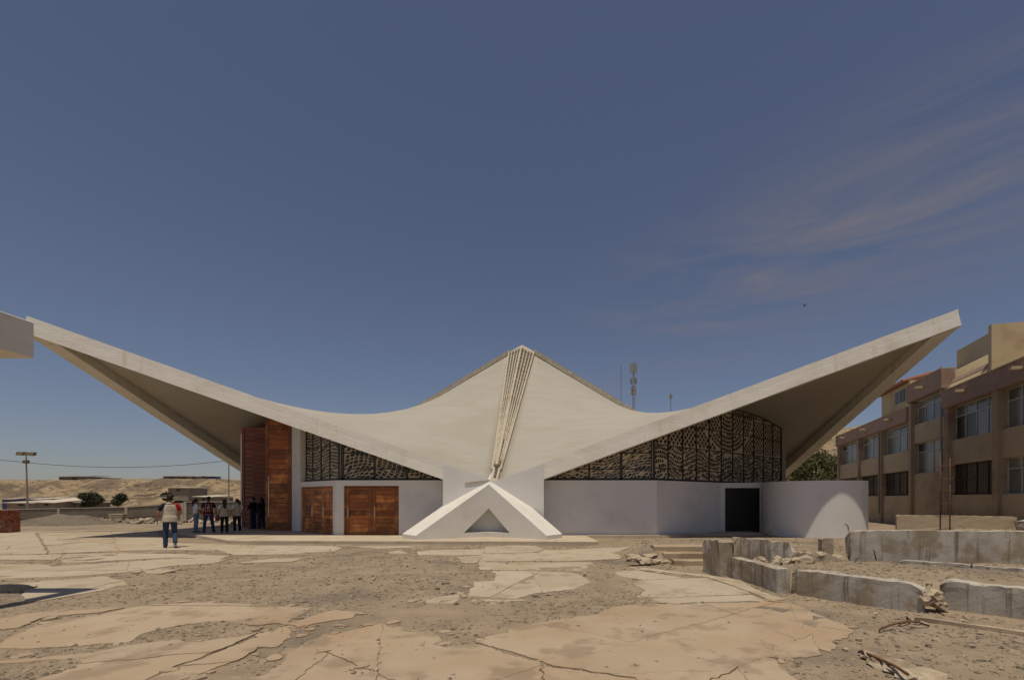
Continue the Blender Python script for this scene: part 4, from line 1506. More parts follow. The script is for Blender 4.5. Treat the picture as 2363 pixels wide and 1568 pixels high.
cg = thing('rebar_cage', at(2182, 1224, 11.6), 'tall rusty column rebar cage with stirrups behind the retaining wall', 'rebar')
cb = at(2182, 1224, 11.6)
for ox, oy, h in ((-0.13, 0, 1.72), (-0.02, 0.14, 1.9), (0.13, 0.02, 1.75), (0.02, -0.1, 1.1)):
    bm = NB()
    tube(bm, [cb + V(ox, oy, -0.5), cb + V(ox * 0.9, oy, h * 0.5), cb + V(ox * 0.95, oy, h)], 0.012, 6)
    mesh_obj('rod', bm, M['rust'], cg, smooth=True)
for k in range(6):
    z = 0.05 + k * 0.3
    bm = NB()
    q = [cb + V(-0.14, -0.09, z), cb + V(0.14, -0.09, z + .01), cb + V(0.14, 0.12, z), cb + V(-0.14, 0.12, z - .01), cb + V(-0.14, -0.09, z)]
    tube(bm, q, 0.007, 5)
    mesh_obj('stirrup', bm, M['rust'], cg)
# concrete chunk with rebar, bottom right
bm = NB()
for k in range(7):
    p = gR(1260 + k * 60, 1160 + k * 22 + RND.uniform(-20, 20), 0.03)
    crag(bm, p, (RND.uniform(.1, .2), RND.uniform(.1, .16), RND.uniform(.03, .07)), 80 + k * 2.1)
tag(recentre(mesh_obj('concrete_chunk', bm, M['rubble'])), 'buried broken concrete chunk with rebar, bottom right corner', 'rubble')

# ------------------------------------------------------------------ left middle ground
# brick stack, each brick its own part
bs_ = thing('brick_stack', (-27.82, 23.5, 0), 'square stack of red bricks at the left edge', 'bricks')
bm = NB()
box(bm, -0.12, 0.12, -0.06, 0.06, 0, 0.088)
bmesh.ops.bevel(bm, geom=list(bm.edges), offset=0.006, segments=1, affect='EDGES')
bme = bpy.data.meshes.new('brick')
bm.to_mesh(bme)
bm.free()
bme.materials.append(M['brick'])
base_z = terr(-27.8, 23.5)
for r in range(12):
    nb = 11
    for i in range(4, nb):
        for j in (0, 1):
            put('brick', bme, (-1.25 + i * 0.25 + RND.uniform(-.006, .006), -0.42 + j * 0.13 + RND.uniform(-.008, .008), base_z + r * 0.092), bs_, (0, 0, RND.uniform(-.02, .02)))
        if i == nb - 1:
            for j in range(2, 8):
                put('brick', bme, (-1.25 + i * 0.25 + RND.uniform(-.006, .006), -0.42 + j * 0.13, base_z + r * 0.092), bs_, (0, 0, RND.uniform(-.02, .02)))
bm = NB()
box(bm, -27.95, -26.46, 23.30, 24.1, base_z - 0.05, base_z + 1.07)
mesh_obj('brick_core', bm, M['brick'], bs_)
# gravel mound
M['mound'] = mat('grey_gravel', (0.15, 0.122, 0.09), (0.20, 0.165, 0.122), 6, (0.12, 0.098, 0.075), 1.2, bump=1.0, bs=14, bd=0.05)
c = at(150, 1210, 31.5)
c.z = 0
bm = NB()
n = 40
vv = {}
for i in range(n + 1):
    for j in range(n + 1):
        u, v = i / n * 2 - 1, j / n * 2 - 1
        r = math.hypot(u, v)
        h = 0.62 * max(0, 1 - r ** 1.7) * (1 + 0.25 * noise.noise(V(u * 3, v * 3, 2))) + 0.03 * noise.noise(V(u * 14, v * 14, 5)) - (0.12 if r > 0.97 else 0)
        vv[i, j] = bm.verts.new((c.x + u * 3.1 + noise.noise(V(v * 2, u, 1)) * 0.3, c.y + v * 2.2, h))
for i in range(n):
    for j in range(n):
        bm.faces.new([vv[i, j], vv[i + 1, j], vv[i + 1, j + 1], vv[i, j + 1]])
tag(recentre(mesh_obj('gravel_mound', bm, M['mound'], smooth=True)), 'low grey gravel mound beside the brick stack', 'mound')
# pallet of pale timber
pl = thing('pallet_stack', at(263, 1203, 33.5), 'small stack of pale timber boards by the gravel mound', 'pallet')
pc = at(263, 1203, 33.5)
for k in range(4):
    bm = NB()
    quad_box(bm, pc + V(-0.43 - 0.02 * k, 0.1, 0.03 + k * 0.14), V(0.86 + 0.03 * k, 0.03, 0), V(0, 0.5, 0), V(0, 0, 0.085))
    mesh_obj('board', bm, M['palewood'], pl)
for sx in (-0.35, 0.0, 0.3):
    bm = NB()
    quad_box(bm, pc + V(sx, 0.16, -0.1), V(0.09, 0, 0), V(0, 0.4, 0), V(0, 0, 0.62))
    mesh_obj('block', bm, M['panel'], pl)
# boundary wall
def bwall(path, hgt, label):
    o = thing('boundary_wall', (path[0][0], path[0][1], path[0][2]), label, 'wall')
    for a, b in zip(path, path[1:]):
        a3, b3 = Vector(a), Vector(b)
        e = (b3 - a3)
        bm = NB()
        s_ = V(0, 0.14, 0)
        quad_box(bm, a3 + V(0, 0, -0.8), e, s_, V(0, 0, 0.8 + hgt))
        mesh_obj('panel', bm, M['panel'], o)
        bm = NB()
        quad_box(bm, a3 + V(0, -0.03, hgt), e, s_ + V(0, 0.06, 0), V(0, 0, 0.07))
        mesh_obj('coping', bm, M['post'], o)
        for z in (0.45, 0.9):
            bm = NB()
            quad_box(bm, a3 + V(0, -0.02, hgt * z), e, V(0, 0.018, 0), V(0, 0, 0.02))
            mesh_obj('joint_ridge', bm, M['panel'], o)
    for p in path:
        bm = NB()
        q = Vector(p)
        quad_box(bm, q + V(-0.12, -0.1, -0.8), V(0.24, 0, 0), V(0, 0.3, 0), V(0, 0, 0.86 + hgt))
        mesh_obj('post', bm, M['post'], o)
bx_ = at(428.6, 1158, 41)
bwall([(bx_.x, 41, -0.3), (bx_.x + 6, 41.2, -0.3), (bx_.x + 12, 41.4, -0.3), (bx_.x + 18, 41.6, -0.3)], 1.66, 'grey boundary wall of long panels behind the standing people')
l1 = at(293, 1170, 43)
l2 = at(137, 1173, 46)
l3 = at(78, 1181, 47)
bwall([(bx_.x - 0.3, 41.05, -0.42), (l1.x, 43, -0.78), (l2.x, 46, -0.95), (l3.x - 12, 48, -1.3)], 1.66, 'lower grey boundary wall stepping downhill behind the gravel mound')
# floodlight pole, utility pole, cable
fp = at(60, 1176, 70)
fl = thing('floodlight_pole', (fp.x, 70, fp.z - 1.0), 'tall sports floodlight pole with two square lamps', 'light pole')
bm = NB()
tube(bm, [V(fp.x + 0.25, 70, -0.6), V(fp.x, 70, 8.4)], [0.13, 0.07], 8)
mesh_obj('pole', bm, M['galv'], fl)
bm = NB()
bar(bm, V(fp.x - 0.9, 70, 8.15), V(fp.x + 1.0, 70, 8.1), 0.08)
mesh_obj('cross_arm', bm, M['galv'], fl)
for sx in (-1.34, 0.2):
    bm = NB()
    quad_box(bm, V(fp.x + sx, 69.8, 7.9 - 0.05 * (sx > 0)), V(0.96, 0, -0.05), V(0.05, 0.4, 0.08), V(0.05, 0.1, 0.5))
    mesh_obj('lamp_head', bm, M['lamp'], fl)
bm = NB()
quad_box(bm, V(fp.x - 0.3, 69.8, 6.75), V(0.6, 0, 0), V(0, 0.4, 0), V(0, 0, 0.46))
mesh_obj('control_box', bm, M['lamp'], fl)
up_ = at(528, 1070, 70)
bm = NB()
tube(bm, [V(up_.x, 70, -0.8), V(up_.x, 70, up_.z)], [0.11, 0.07], 8)
tag(recentre(mesh_obj('utility_pole', bm, M['galv'])), 'slim utility pole half hidden by the left roof wing', 'pole')
bm = NB()
tube(bm, [at(-120, 1063, 70), at(0, 1060.6, 70), V(fp.x, 69.7, 6.9)], 0.035, 5)
ptsC = [V(fp.x, 69.7, 6.9)]
pe = V(up_.x, 69.9, up_.z + 0.5)
for k in range(1, 15):
    t = k / 14
    p = ptsC[0].lerp(pe, t)
    p.z -= 4 * t * (1 - t) * 0.85
    ptsC.append(p)
tube(bm, ptsC, 0.035, 5)
tag(mesh_obj('power_cable', bm, M['cable']), 'thin black cable sagging from the floodlight pole to the right', 'cable')

# ------------------------------------------------------------------ hills
def hill(name, x0, x1, y0, y1, hf, nx_, ny_, label):
    vs_, fs_ = [], []
    for j in range(ny_ + 1):
        for i in range(nx_ + 1):
            x = x0 + (x1 - x0) * i / nx_
            y = y0 + (y1 - y0) * j / ny_
            vs_.append((x, y, hf(x, y)))
    for j in range(ny_):
        for i in range(nx_):
            a = j * (nx_ + 1) + i
            fs_.append((a, a + 1, a + nx_ + 2, a + nx_ + 1))
    me = bpy.data.meshes.new(name)
    me.from_pydata(vs_, [], fs_)
    for p in me.polygons:
        p.use_smooth = True
    me.materials.append(M['hill'])
    o = put(name, me, (0, 0, 0))
    tag(o, label, None, kind='structure')
    return o
def hz_left(x, y):
    foot = 118 + 10 * noise.noise(V(x * 0.03, 1, 0)) + 5 * noise.noise(V(x * 0.11, 4, 0))
    t = (y - foot) / 34
    gul = abs(noise.noise(V(x * 0.09, y * 0.03, 2))) * 3.2 + 2.0 * abs(noise.noise(V(x * 0.22, y * 0.1, 5)))
    rise = sstep(0, 1, t)
    top_ = 8.0 + 0.6 * noise.noise(V(x * 0.02, 3, 3)) + 2.8 * sstep(-95, -72, x) * sstep(130, 175, y)
    z = -1.5 + (top_ + 1.5) * rise - gul * rise * (1 - sstep(0.8, 1.3, t)) * 1.3 + 0.25 * noise.noise(V(x * 0.6, y * 0.6, 1))
    return z
hill('hill', -330, 40, 100, 330, hz_left, 330, 160, 'eroded tan desert bluff on the left horizon')
def hz_right(x, y):
    d = math.hypot((x - 62) / 40, (y - 112) / 32)
    return -2 + 20 * max(0, 1 - d * d) + 1.8 * noise.noise(V(x * 0.15, y * 0.15, 8)) + 0.6 * noise.noise(V(x * 0.6, y * 0.6, 2))
hill('hill', 20, 110, 78, 150, hz_right, 90, 72, 'small rocky tan hill behind the tree and school')

def hgt(x, y):
    return hz_left(x, y)
def dl_(cx_, cy_):
    return (cx_ / 2.6256 * 0.6617, (1500 + cy_ / 2.6256) * 0.6617)
def shack(x0, x1, ytop, ybot, Y, wall_m, label, roof_m='tin', slope=0.3, depth=5):
    """x and y in the left crop of the photo; a lean-to with wall and roof"""
    a = at(*dl_(x0, ybot), Y)
    b = at(*dl_(x1, ybot), Y)
    zt = at(*dl_(x0, ytop), Y).z
    o = thing('shack', ((a.x + b.x) / 2, Y, a.z), label, 'shack', 'far-off shacks below and on the bluff')
    bm = NB()
    box(bm, a.x, b.x, Y, Y + depth, a.z - 2.5, zt)
    mesh_obj('wall', bm, M[wall_m], o)
    bm = NB()
    quad_box(bm, V(a.x - 0.3, Y - 0.5, zt + 0.01), V(b.x - a.x + 0.6, 0, RND.uniform(-.15, .15)), V(0, depth + 1, slope), V(0, 0, 0.12))
    mesh_obj('roof', bm, M[roof_m], o)
    bm = NB()
    w = b.x - a.x
    quad_box(bm, V(a.x + w * 0.4, Y - 0.03, a.z), V(min(1.0, w * 0.2), 0, 0), V(0, 0.06, 0), V(0, 0, max(0.3, (zt - a.z) * 0.75)))
    mesh_obj('doorway', bm, M['steel'], o)
shack(20, 130, 632, 662, 98, 'bluewall', 'leftmost tin-roofed shack with a bluish wall at the foot of the bluff')
shack(150, 260, 622, 655, 101, 'shack', 'grey shack with pale roof behind the floodlight pole')
shack(275, 380, 630, 650, 96, 'bluewall', 'blue-walled shack just right of the floodlight pole')
shack(395, 520, 632, 655, 99, 'shack', 'grey-brown tin-roofed shack mid-row at the foot of the bluff')
shack(540, 735, 632, 662, 97, 'lilac', 'long lilac-walled shack left of the round dark bush')
shack(60, 330, 665, 690, 88, 'shack', 'long low pale roof in front of the bluish shacks', depth=7, slope=0.5)
shack(330, 520, 660, 688, 87, 'shack', 'low pale tented roof above the gravel mound', depth=6, slope=0.6)
shack(560, 740, 660, 685, 90, 'shack', 'low pale roof below the lilac shack', depth=6, slope=0.5)
shack(540, 850, 424, 450, 165, 'shack', 'long grey shed on the rim of the bluff', depth=6)
shack(850, 965, 436, 452, 168, 'shack', 'brown shed at the right end of the grey rim shed', roof_m='shack', depth=6)
shack(1495, 1690, 420, 436, 172, 'shack', 'thin long brown shed on the rim left of the slim pole', depth=6)
shack(1700, 1850, 420, 438, 172, 'shack', 'dark shed on the rim beside the blue one', depth=6)
shack(1852, 1915, 418, 438, 171, 'bluewall', 'small bright blue shed on the rim of the bluff', depth=6)
shack(1540, 1725, 526, 556, 128, 'shack', 'grey flat-roofed house halfway up the bluff', depth=7)
shack(1790, 1945, 608, 640, 92, 'shack', 'shack with a bright pale roof above the standing people', depth=6)
for k in range(9):
    a = at(*dl_(1160 + k * 32, 628 + RND.uniform(-28, 8)), 84 + RND.uniform(0, 5))
    bm = NB()
    bar(bm, a, a + V(RND.uniform(3, 6), RND.uniform(-1, 1), RND.uniform(-.3, .5)), 0.25, 0.12)
    o = tag(recentre(mesh_obj('timber_beam', bm, M['palewood' if k % 2 else 'shack'])), 'weathered timber beam in the pile beyond the boundary wall', 'timber', 'timber beams piled beyond the boundary wall')

# ------------------------------------------------------------------ vegetation
def leaves(bm, c, rad, n, size, seed=0, hollow=0.45, squash=1.0):
    rr = random.Random(seed)
    k = 0
    while k < n:
        d = V(rr.gauss(0, 1), rr.gauss(0, 1), rr.gauss(0, 1)).normalized()
        lump = 0.72 + 0.55 * noise.noise(d * 2.1 + V(seed, 0, 0)) + 0.2 * noise.noise(d * 5 + V(0, seed, 0))
        r = lump * rr.uniform(hollow, 1) ** 0.5
        p = c + V(d.x * rad[0] * r, d.y * rad[1] * r, d.z * rad[2] * r * squash)
        a = V(rr.gauss(0, 1), rr.gauss(0, 1), rr.gauss(0, .6)).normalized() * size * rr.uniform(0.6, 1.4)
        b = a.cross(V(rr.gauss(0, 1), rr.gauss(0, 1), rr.gauss(0, 1))).normalized() * size * rr.uniform(0.3, 0.6)
        vv_ = [bm.verts.new(q) for q in (p - a, p + b, p + a, p - b)]
        bm.faces.new(vv_)
        k += 1
def tree(name, base, h, rad, n, size, m, label, cat, seed, lobes=5):
    o = thing(name, base, label, cat)
    rr = random.Random(seed)
    bm = NB()
    th = h - rad[2] * 1.2
    tube(bm, [base + V(0, 0, -0.3), base + V(0.1, 0, th * 0.6), base + V(0.15, 0.1, th)], [h * 0.035, h * 0.028, h * 0.02], 8)
    lc = []
    for k in range(lobes):
        a = k / lobes * 6.28 + rr.uniform(-.4, .4)
        q = base + V(math.cos(a) * rad[0] * 0.6, math.sin(a) * rad[1] * 0.6, h - rad[2] + rr.uniform(-.5, .6) * rad[2])
        lc.append(q)
        tube(bm, [base + V(0.15, 0.1, th * 0.9), (base + V(0, 0, th)).lerp(q, 0.6) + V(0, 0, 0.2), q], [h * 0.018, h * 0.012, h * 0.005], 6)
    mesh_obj('trunk', bm, M['bark'], o)
    bm = NB()
    leaves(bm, base + V(0, 0, h - rad[2] * 0.9), (rad[0] * 0.7, rad[1] * 0.7, rad[2]), n // 4, size, seed)
    for k, q in enumerate(lc):
        leaves(bm, q, (rad[0] * 0.55, rad[1] * 0.55, rad[2] * 0.5), int(n * 0.75 / lobes), size, seed + k + 1)
    mesh_obj('crown', bm, M[m], o)
    return o
tree('tree', V(29.6, 55, 0), 7.6, (4.6, 4.2, 3.3), 16000, 0.13, 'leaf', 'broad green tree behind the curved wall and the school', 'tree', 5, 8)
for x_, y_, Y, r, lab, sd_ in ((842, 668, 84, 1.85, 'larger round dark bush beyond the boundary wall', 3), (1085, 660, 86, 1.4, 'smaller round dark bush beyond the boundary wall', 8), (1530, 625, 90, 1.1, 'small green bush above the walking man\'s head', 12)):
    p = at(*dl_(x_, y_), Y)
    p.z -= r * 0.55
    tree('bush', p, r * 1.75, (r * 1.0, r * 0.95, r * 0.95), 6000, 0.15, 'bush', lab, 'bush', sd_, 4)
bm = NB()
rr = random.Random(4)
for k in range(2600):
    x = rr.uniform(-62, -47)
    y = rr.uniform(52, 58)
    p = V(x, y, terr(x, y))
    h = rr.uniform(0.3, 1.1) * (1 - 0.5 * abs(x + 55) / 8)
    d = V(rr.uniform(-.3, .3), rr.uniform(-.3, .3), h)
    s = V(rr.uniform(-.08, .08), 0.04, 0)
    bm.faces.new([bm.verts.new(p - s), bm.verts.new(p + s), bm.verts.new(p + d)])
tag(mesh_obj('grass', bm, M['grass']), 'patch of dry green weeds behind the brick stack', 'grass', kind='stuff')

# ------------------------------------------------------------------ masts behind the roof, bird
def mast(dx, dytop, Y, w, label, antennas):
    p = at(dx, HY, Y)
    zt = at(dx, dytop, Y).z
    o = thing('radio_mast', (p.x, Y, 0), label, 'mast')
    rods = []
    for k in range(3):
        a = k * 2.094
        bm = NB()
        tube(bm, [V(p.x + math.cos(a) * w, Y + math.sin(a) * w, 0), V(p.x + math.cos(a) * w * .7, Y + math.sin(a) * w * .7, zt)], 0.03 + w * 0.07, 5)
        mesh_obj('leg', bm, M['galv'], o)
    bm = NB()
    z = 8.0
    k = 0
    while z < zt - 0.5:
        for a in range(3):
            q, r = a * 2.094, (a + 1) * 2.094
            f0, f1 = 1 - 0.3 * z / zt, 1 - 0.3 * (z + 1) / zt
            tube(bm, [V(p.x + math.cos(q) * w * f0, Y + math.sin(q) * w * f0, z), V(p.x + math.cos(r) * w * f1, Y + math.sin(r) * w * f1, z + 1.0)], 0.02 + w * 0.03, 4, False)
        z += 1.0
    mesh_obj('bracing', bm, M['galv'], o)
    for (zz, n, hh, rad) in antennas:
        for k in range(n):
            a = k / n * 6.283 + 0.4
            c_ = V(p.x + math.cos(a) * rad, Y + math.sin(a) * rad, zt - zz)
            bm = NB()
            quad_box(bm, c_ + V(-0.16, -0.1, 0), V(0.32, 0, 0), V(0, 0.2, 0), V(0, 0, hh))
            mesh_obj('antenna', bm, M['pipe'], o)
    return o
mast(1462, 835, 120, 0.38, 'telecom mast with panel antennas behind the roof saddle', ((2.6, 6, 2.2, 0.75), (5.4, 3, 1.5, 0.65), (8.0, 4, 1.9, 0.6)))
mast(1433, 843, 125, 0.07, 'thin bare aerial left of the telecom mast', ())
mast(1548, 905, 125, 0.09, 'short thin aerial right of the telecom mast', ((1.5, 2, 0.8, 0.3),))
b0 = at(1857, 705, 45)
bm = NB()
crag(bm, b0, (0.07, 0.16, 0.06), 1, k=0.1)
for s in (-1, 1):
    vv_ = [bm.verts.new(b0 + V(*q)) for q in ((0.02 * s, 0.06, 0.02), (0.14 * s, 0.0, 0.14), (0.26 * s, -0.12, 0.2), (0.03 * s, -0.08, 0.02))]
    w2 = [bm.verts.new(v.co + V(0, 0, -0.015)) for v in vv_]
    bm.faces.new(vv_)
    bm.faces.new(list(reversed(w2)))
    for k in range(4):
        bm.faces.new([vv_[k], w2[k], w2[(k + 1) % 4], vv_[(k + 1) % 4]])
tag(recentre(mesh_obj('bird', bm, M['steel'])), 'tiny dark bird flying in the sky above the right wing', 'bird')

# ------------------------------------------------------------------ concrete frame entering at top left
fr = thing('concrete_portal', (-8.9, 6.0, 0), 'pale flat concrete portal corner entering at the left edge', 'portal')
fz0, fz1 = 3.90, 4.48
FX, FY = -8.34, 7.80
for nm, (x0, x1, y0, y1) in (('beam', (FX - 0.30, FX, -2.0, FY)), ('beam', (FX - 7.0, FX - 0.302, FY - 0.30, FY)), ('beam', (FX - 7.45, FX - 7.002, -2.0, FY))):
    bm = NB()
    box(bm, x0, x1, y0, y1, fz0, fz1)
    mesh_obj(nm, bm, M['beam'], fr, bevel=0.012)
for x0, y0 in ((FX - 7.45, FY - 0.47), (FX - 7.45, -2.45), (FX - 0.45, -2.45)):
    bm = NB()
    box(bm, x0, x0 + 0.45, y0, y0 + 0.45, -0.1, fz1 if y0 < 0 else fz0)
    mesh_obj('column', bm, M['beam'], fr, bevel=0.012)

# ------------------------------------------------------------------ loose stones and gravel
meshes = []
for k in range(7):
    bm = NB()
    crag(bm, V(0, 0, 0), (1, RND.uniform(.7, .95), RND.uniform(.45, .65)), 100 + k * 7, sub=2)
    me = bpy.data.meshes.new('stone')
    bm.to_mesh(me)
    bm.free()
    me.materials.append(M['stone'])
    meshes.append(me)
def stone(p, r, label, group, cat='stone'):
    z = 0.018 if on_slab(p.x, p.y) else gz(p.x, p.y)
    o = put('stone', RND.choice(meshes), (p.x, p.y, z + r * 0.25), None, (RND.uniform(-.2, .2), RND.uniform(-.2, .2), RND.uniform(0, 6)), (r, r, r))
    tag(o, label, cat, group)
G2S = [(880, 222, 9), (530, 295, 12), (1060, 278, 22), (920, 480, 13), (830, 505, 8), (1275, 487, 22), (1352, 480, 17), (1240, 592, 16), (1300, 565, 12), (1150, 770, 8), (770, 720, 10), (1710, 725, 8), (1250, 690, 12), (1180, 690, 14), (960, 526, 12), (1360, 524, 12), (1700, 578, 12), (1640, 605, 12), (1130, 675, 10), (1565, 580, 7), (980, 350, 16), (930, 390, 12), (850, 388, 10), (290, 680, 6), (350, 668, 9), (1270, 725, 6), (1530, 612, 6), (120, 570, 5), (435, 370, 9), (330, 385, 6), (740, 398, 7), (1060, 520, 14), (1180, 600, 10), (890, 620, 8), (650, 790, 8), (240, 868, 7), (385, 716, 6), (690, 680, 4), (568, 690, 4), (205, 575, 4)]
for x_, y_, w in G2S:
    p = g2((x_, y_))
    stone(p, w * 0.33606 / F * p.y * 0.5 * 1.15, 'loose chunk of broken stone on the central dirt patch', 'loose stones on the central dirt')
G1S = [(150, 730, 14), (260, 752, 16), (240, 712, 8), (1395, 802, 10), (605, 880, 9), (1100, 803, 6), (615, 937, 8), (45, 610, 8), (830, 370, 7), (1015, 378, 8), (1145, 455, 14), (865, 398, 9), (1000, 597, 6), (1188, 553, 6), (770, 658, 5), (1300, 820, 7), (1890, 780, 9), (1635, 905, 16), (2260, 680, 8), (2180, 570, 5)]
for x_, y_, w in G1S:
    p = g1((x_, y_))
    stone(p, w * 0.33606 / F * p.y * 0.5 * 1.15, 'small dark stone lying on the paving in the left foreground', 'loose stones on the left paving')
for cx_, cy_, w in [(975, 772, 26), (895, 768, 12), (1270, 820, 30), (1150, 785, 24), (1130, 762, 12), (1060, 1083, 26), (1130, 985, 22), (2105, 795, 18), (2180, 800, 20), (1030, 1165, 22), (1590, 1210, 40), (1985, 1060, 45), (2215, 1030, 18), (2335, 1035, 24), (1940, 1195, 26), (1435, 1065, 40), (1345, 1090, 36), (850, 1275, 26), (740, 1265, 20), (1120, 1240, 18), (1700, 1225, 18), (450, 612, 12), (380, 590, 9), (1720, 1020, 60), (1660, 1060, 50), (2150, 1040, 14), (1810, 1220, 20), (2300, 1280, 24)]:
    p = gR(cx_, cy_, 0.0)
    stone(p, w * 0.3139 / F * p.y * 0.5, 'loose rock on the stony ground in the right foreground', 'loose rocks in the right foreground')
for k in range(70):
    a_ = RND.uniform(0, 6.283)
    d_ = RND.random() ** 0.6
    x_, y_ = -1.6 + 2.6 * d_ * math.cos(a_), 10.4 + 3.2 * d_ * math.sin(a_)
    if not on_slab(x_, y_):
        stone(V(x_, y_, 0), RND.uniform(.02, .06), 'loose chunk of broken stone on the central dirt patch', 'loose stones on the central dirt')
for k in range(70):
    x_, y_ = RND.uniform(1.8, 6.2), RND.uniform(4.0, 6.9)
    if not on_slab(x_, y_):
        stone(V(x_, y_, 0), 0.012 + 0.05 * RND.random() ** 2, 'loose rock on the stony ground in the right foreground', 'loose rocks in the right foreground')
for k in range(46):
    x_ = RND.uniform(890, 2200) if k % 3 else RND.uniform(1130, 1420)
    p = at(*dl_(x_, RND.uniform(805, 850)), 33 + RND.uniform(-2, 4))
    p.z = 0
    stone(p, RND.uniform(.12, .34), 'pale rock in the row of rubble along the boundary wall', 'pale rocks along the boundary wall')
# gravel: too small to count
def rock_low(bm, c, r, rr):
    top_ = bm.verts.new(c + V(rr.uniform(-.3, .3) * r, rr.uniform(-.3, .3) * r, r * rr.uniform(.5, .9)))
    n = 5
    a0 = rr.uniform(0, 6)
    ring = [bm.verts.new(c + V(math.cos(a0 + k * 6.283 / n) * r * rr.uniform(.7, 1.2), math.sin(a0 + k * 6.283 / n) * r * rr.uniform(.7, 1.2), r * rr.uniform(0, .35))) for k in range(n)]
    low = [bm.verts.new(v.co * 1.0 + V(0, 0, -r * 0.8)) for v in ring]
    for k in range(n):
        bm.faces.new([top_, ring[k], ring[(k + 1) % n]])
        bm.faces.new([ring[k], low[k], low[(k + 1) % n], ring[(k + 1) % n]])
bm = NB()
rr = random.Random(77)
cnt_ = 0
while cnt_ < 24000:
    ang = rr.uniform(-0.86, 0.78)
    d = 4.0 * (30 / 4.0) ** rr.random()
    x, y = d * math.sin(ang), d * math.cos(ang)
    if y > 17.4 and -19 < x < 14:
        continue
    dens = noise.noise(V(x * 0.5, y * 0.5, 21)) + 0.6 * noise.noise(V(x * 1.7, y * 1.7, 3))
    if dens < rr.uniform(-0.6, 0.7):
        continue
    sl_on = on_slab(x, y)
    if sl_on and rr.random() < 0.985:
        continue
    r = (0.005 + 0.022 * rr.random() ** 4) * (1 + d * 0.05)
    z = 0.018 if sl_on else gz(x, y)
    rock_low(bm, V(x, y, z), r, rr)
    cnt_ += 1
tag(mesh_obj('gravel', bm, M['gravel']), 'fine gravel scattered over the dirt', 'gravel', kind='stuff')
# ------------------------------------------------------------------ people
def skinmat(name, c):
    return mat(name, c, tuple(q * 0.85 for q in c), 18, rough=0.6, bump=0.0)
def cloth(name, c, c2_=None):
    return mat(name, c, c2_ or tuple(q * 0.8 for q in c), 14, rough=0.95, bump=0.35, bs=28, bd=0.01)
SK = skinmat('skin', (0.33, 0.17, 0.10))
HR = mat('black_hair', (0.010, 0.008, 0.007), (0.02, 0.015, 0.012), 30, rough=0.5, bump=0.3, bs=60)
CL = dict(cream=cloth('cream_vest', (0.58, 0.51, 0.40)), jeans=cloth('dark_jeans', (0.022, 0.036, 0.075), (0.03, 0.055, 0.12)), navy=cloth('navy_tee', (0.015, 0.015, 0.03)), red=cloth('red_tee', (0.42, 0.012, 0.018)),
          white=cloth('white_tee', (0.62, 0.62, 0.66)), blue=cloth('light_jeans', (0.10, 0.15, 0.23), (0.13, 0.19, 0.27)), maroon=cloth('maroon_vest', (0.11, 0.014, 0.02)), black=cloth('black_trousers', (0.014, 0.013, 0.014)),
          beige=cloth('beige_vest', (0.40, 0.35, 0.28)), dark=cloth('charcoal_jacket', (0.016, 0.016, 0.018)), jean2=cloth('blue_jeans', (0.02, 0.035, 0.08)))
SHOE = mat('shoe_dark', (0.02, 0.02, 0.022), rough=0.6, bump=0)
SOLE = mat('shoe_sole', (0.55, 0.50, 0.42), rough=0.8, bump=0)
REDSH = mat('shoe_red', (0.42, 0.03, 0.03), rough=0.6, bump=0)
WHSH = mat('shoe_white', (0.55, 0.55, 0.55), rough=0.7, bump=0)
BAGM = mat('maroon_bag', (0.13, 0.012, 0.025), rough=0.5, bump=0.1)
EYE = mat('eye', (0.01, 0.008, 0.006), rough=0.2, bump=0)
STRIPE = mat('reflective_stripe', (0.45, 0.42, 0.40), rough=0.5, bump=0)
LOGO = mat('vest_print', (0.42, 0.24, 0.17), rough=0.9, bump=0)
GREYP = mat('grey_print', (0.27, 0.25, 0.22), rough=0.9, bump=0)

def loft(bm, pts, radii, seg=14, flat=False):
    rings = []
    n = len(pts)
    P_ = [Vector(p) for p in pts]
    # rounded caps
    d0 = (P_[0] - P_[1]).normalized()
    d1 = (P_[-1] - P_[-2]).normalized()
    r0, r1_ = radii[0], radii[-1]
    seq = [(P_[0] + d0 * min(r0) * 0.8, (r0[0] * 0.5, r0[1] * 0.5), -d0)]
    for i in range(n):
        d = (P_[min(i + 1, n - 1)] - P_[max(i - 1, 0)]).normalized()
        seq.append((P_[i], radii[i], d))
    seq.append((P_[-1] + d1 * min(r1_) * 0.8, (r1_[0] * 0.5, r1_[1] * 0.5), d1))
    if flat:
        seq = seq[1:]
    for p, r, d in seq:
        x = V(1, 0, 0)
        x = (x - d * x.dot(d))
        if x.length < 0.2:
            x = V(0, 1, 0) - d * d.y
        x.normalize()
        y = d.cross(x)
        rings.append([bm.verts.new(p + x * (math.cos(k * 2 * math.pi / seg) * r[0]) + y * (math.sin(k * 2 * math.pi / seg) * r[1])) for k in range(seg)])
    for a, b in zip(rings, rings[1:]):
        for k in range(seg):
            bm.faces.new([a[k], a[(k + 1) % seg], b[(k + 1) % seg], b[k]])
    bm.faces.new(list(reversed(rings[0])))
    bm.faces.new(rings[-1])

def ball(bm, c, r):
    d = bmesh.ops.create_uvsphere(bm, u_segments=16, v_segments=10, radius=1)
    for v in d['verts']:
        v.co = Vector((v.co.x * r[0], v.co.y * r[1], v.co.z * r[2])) + Vector(c)

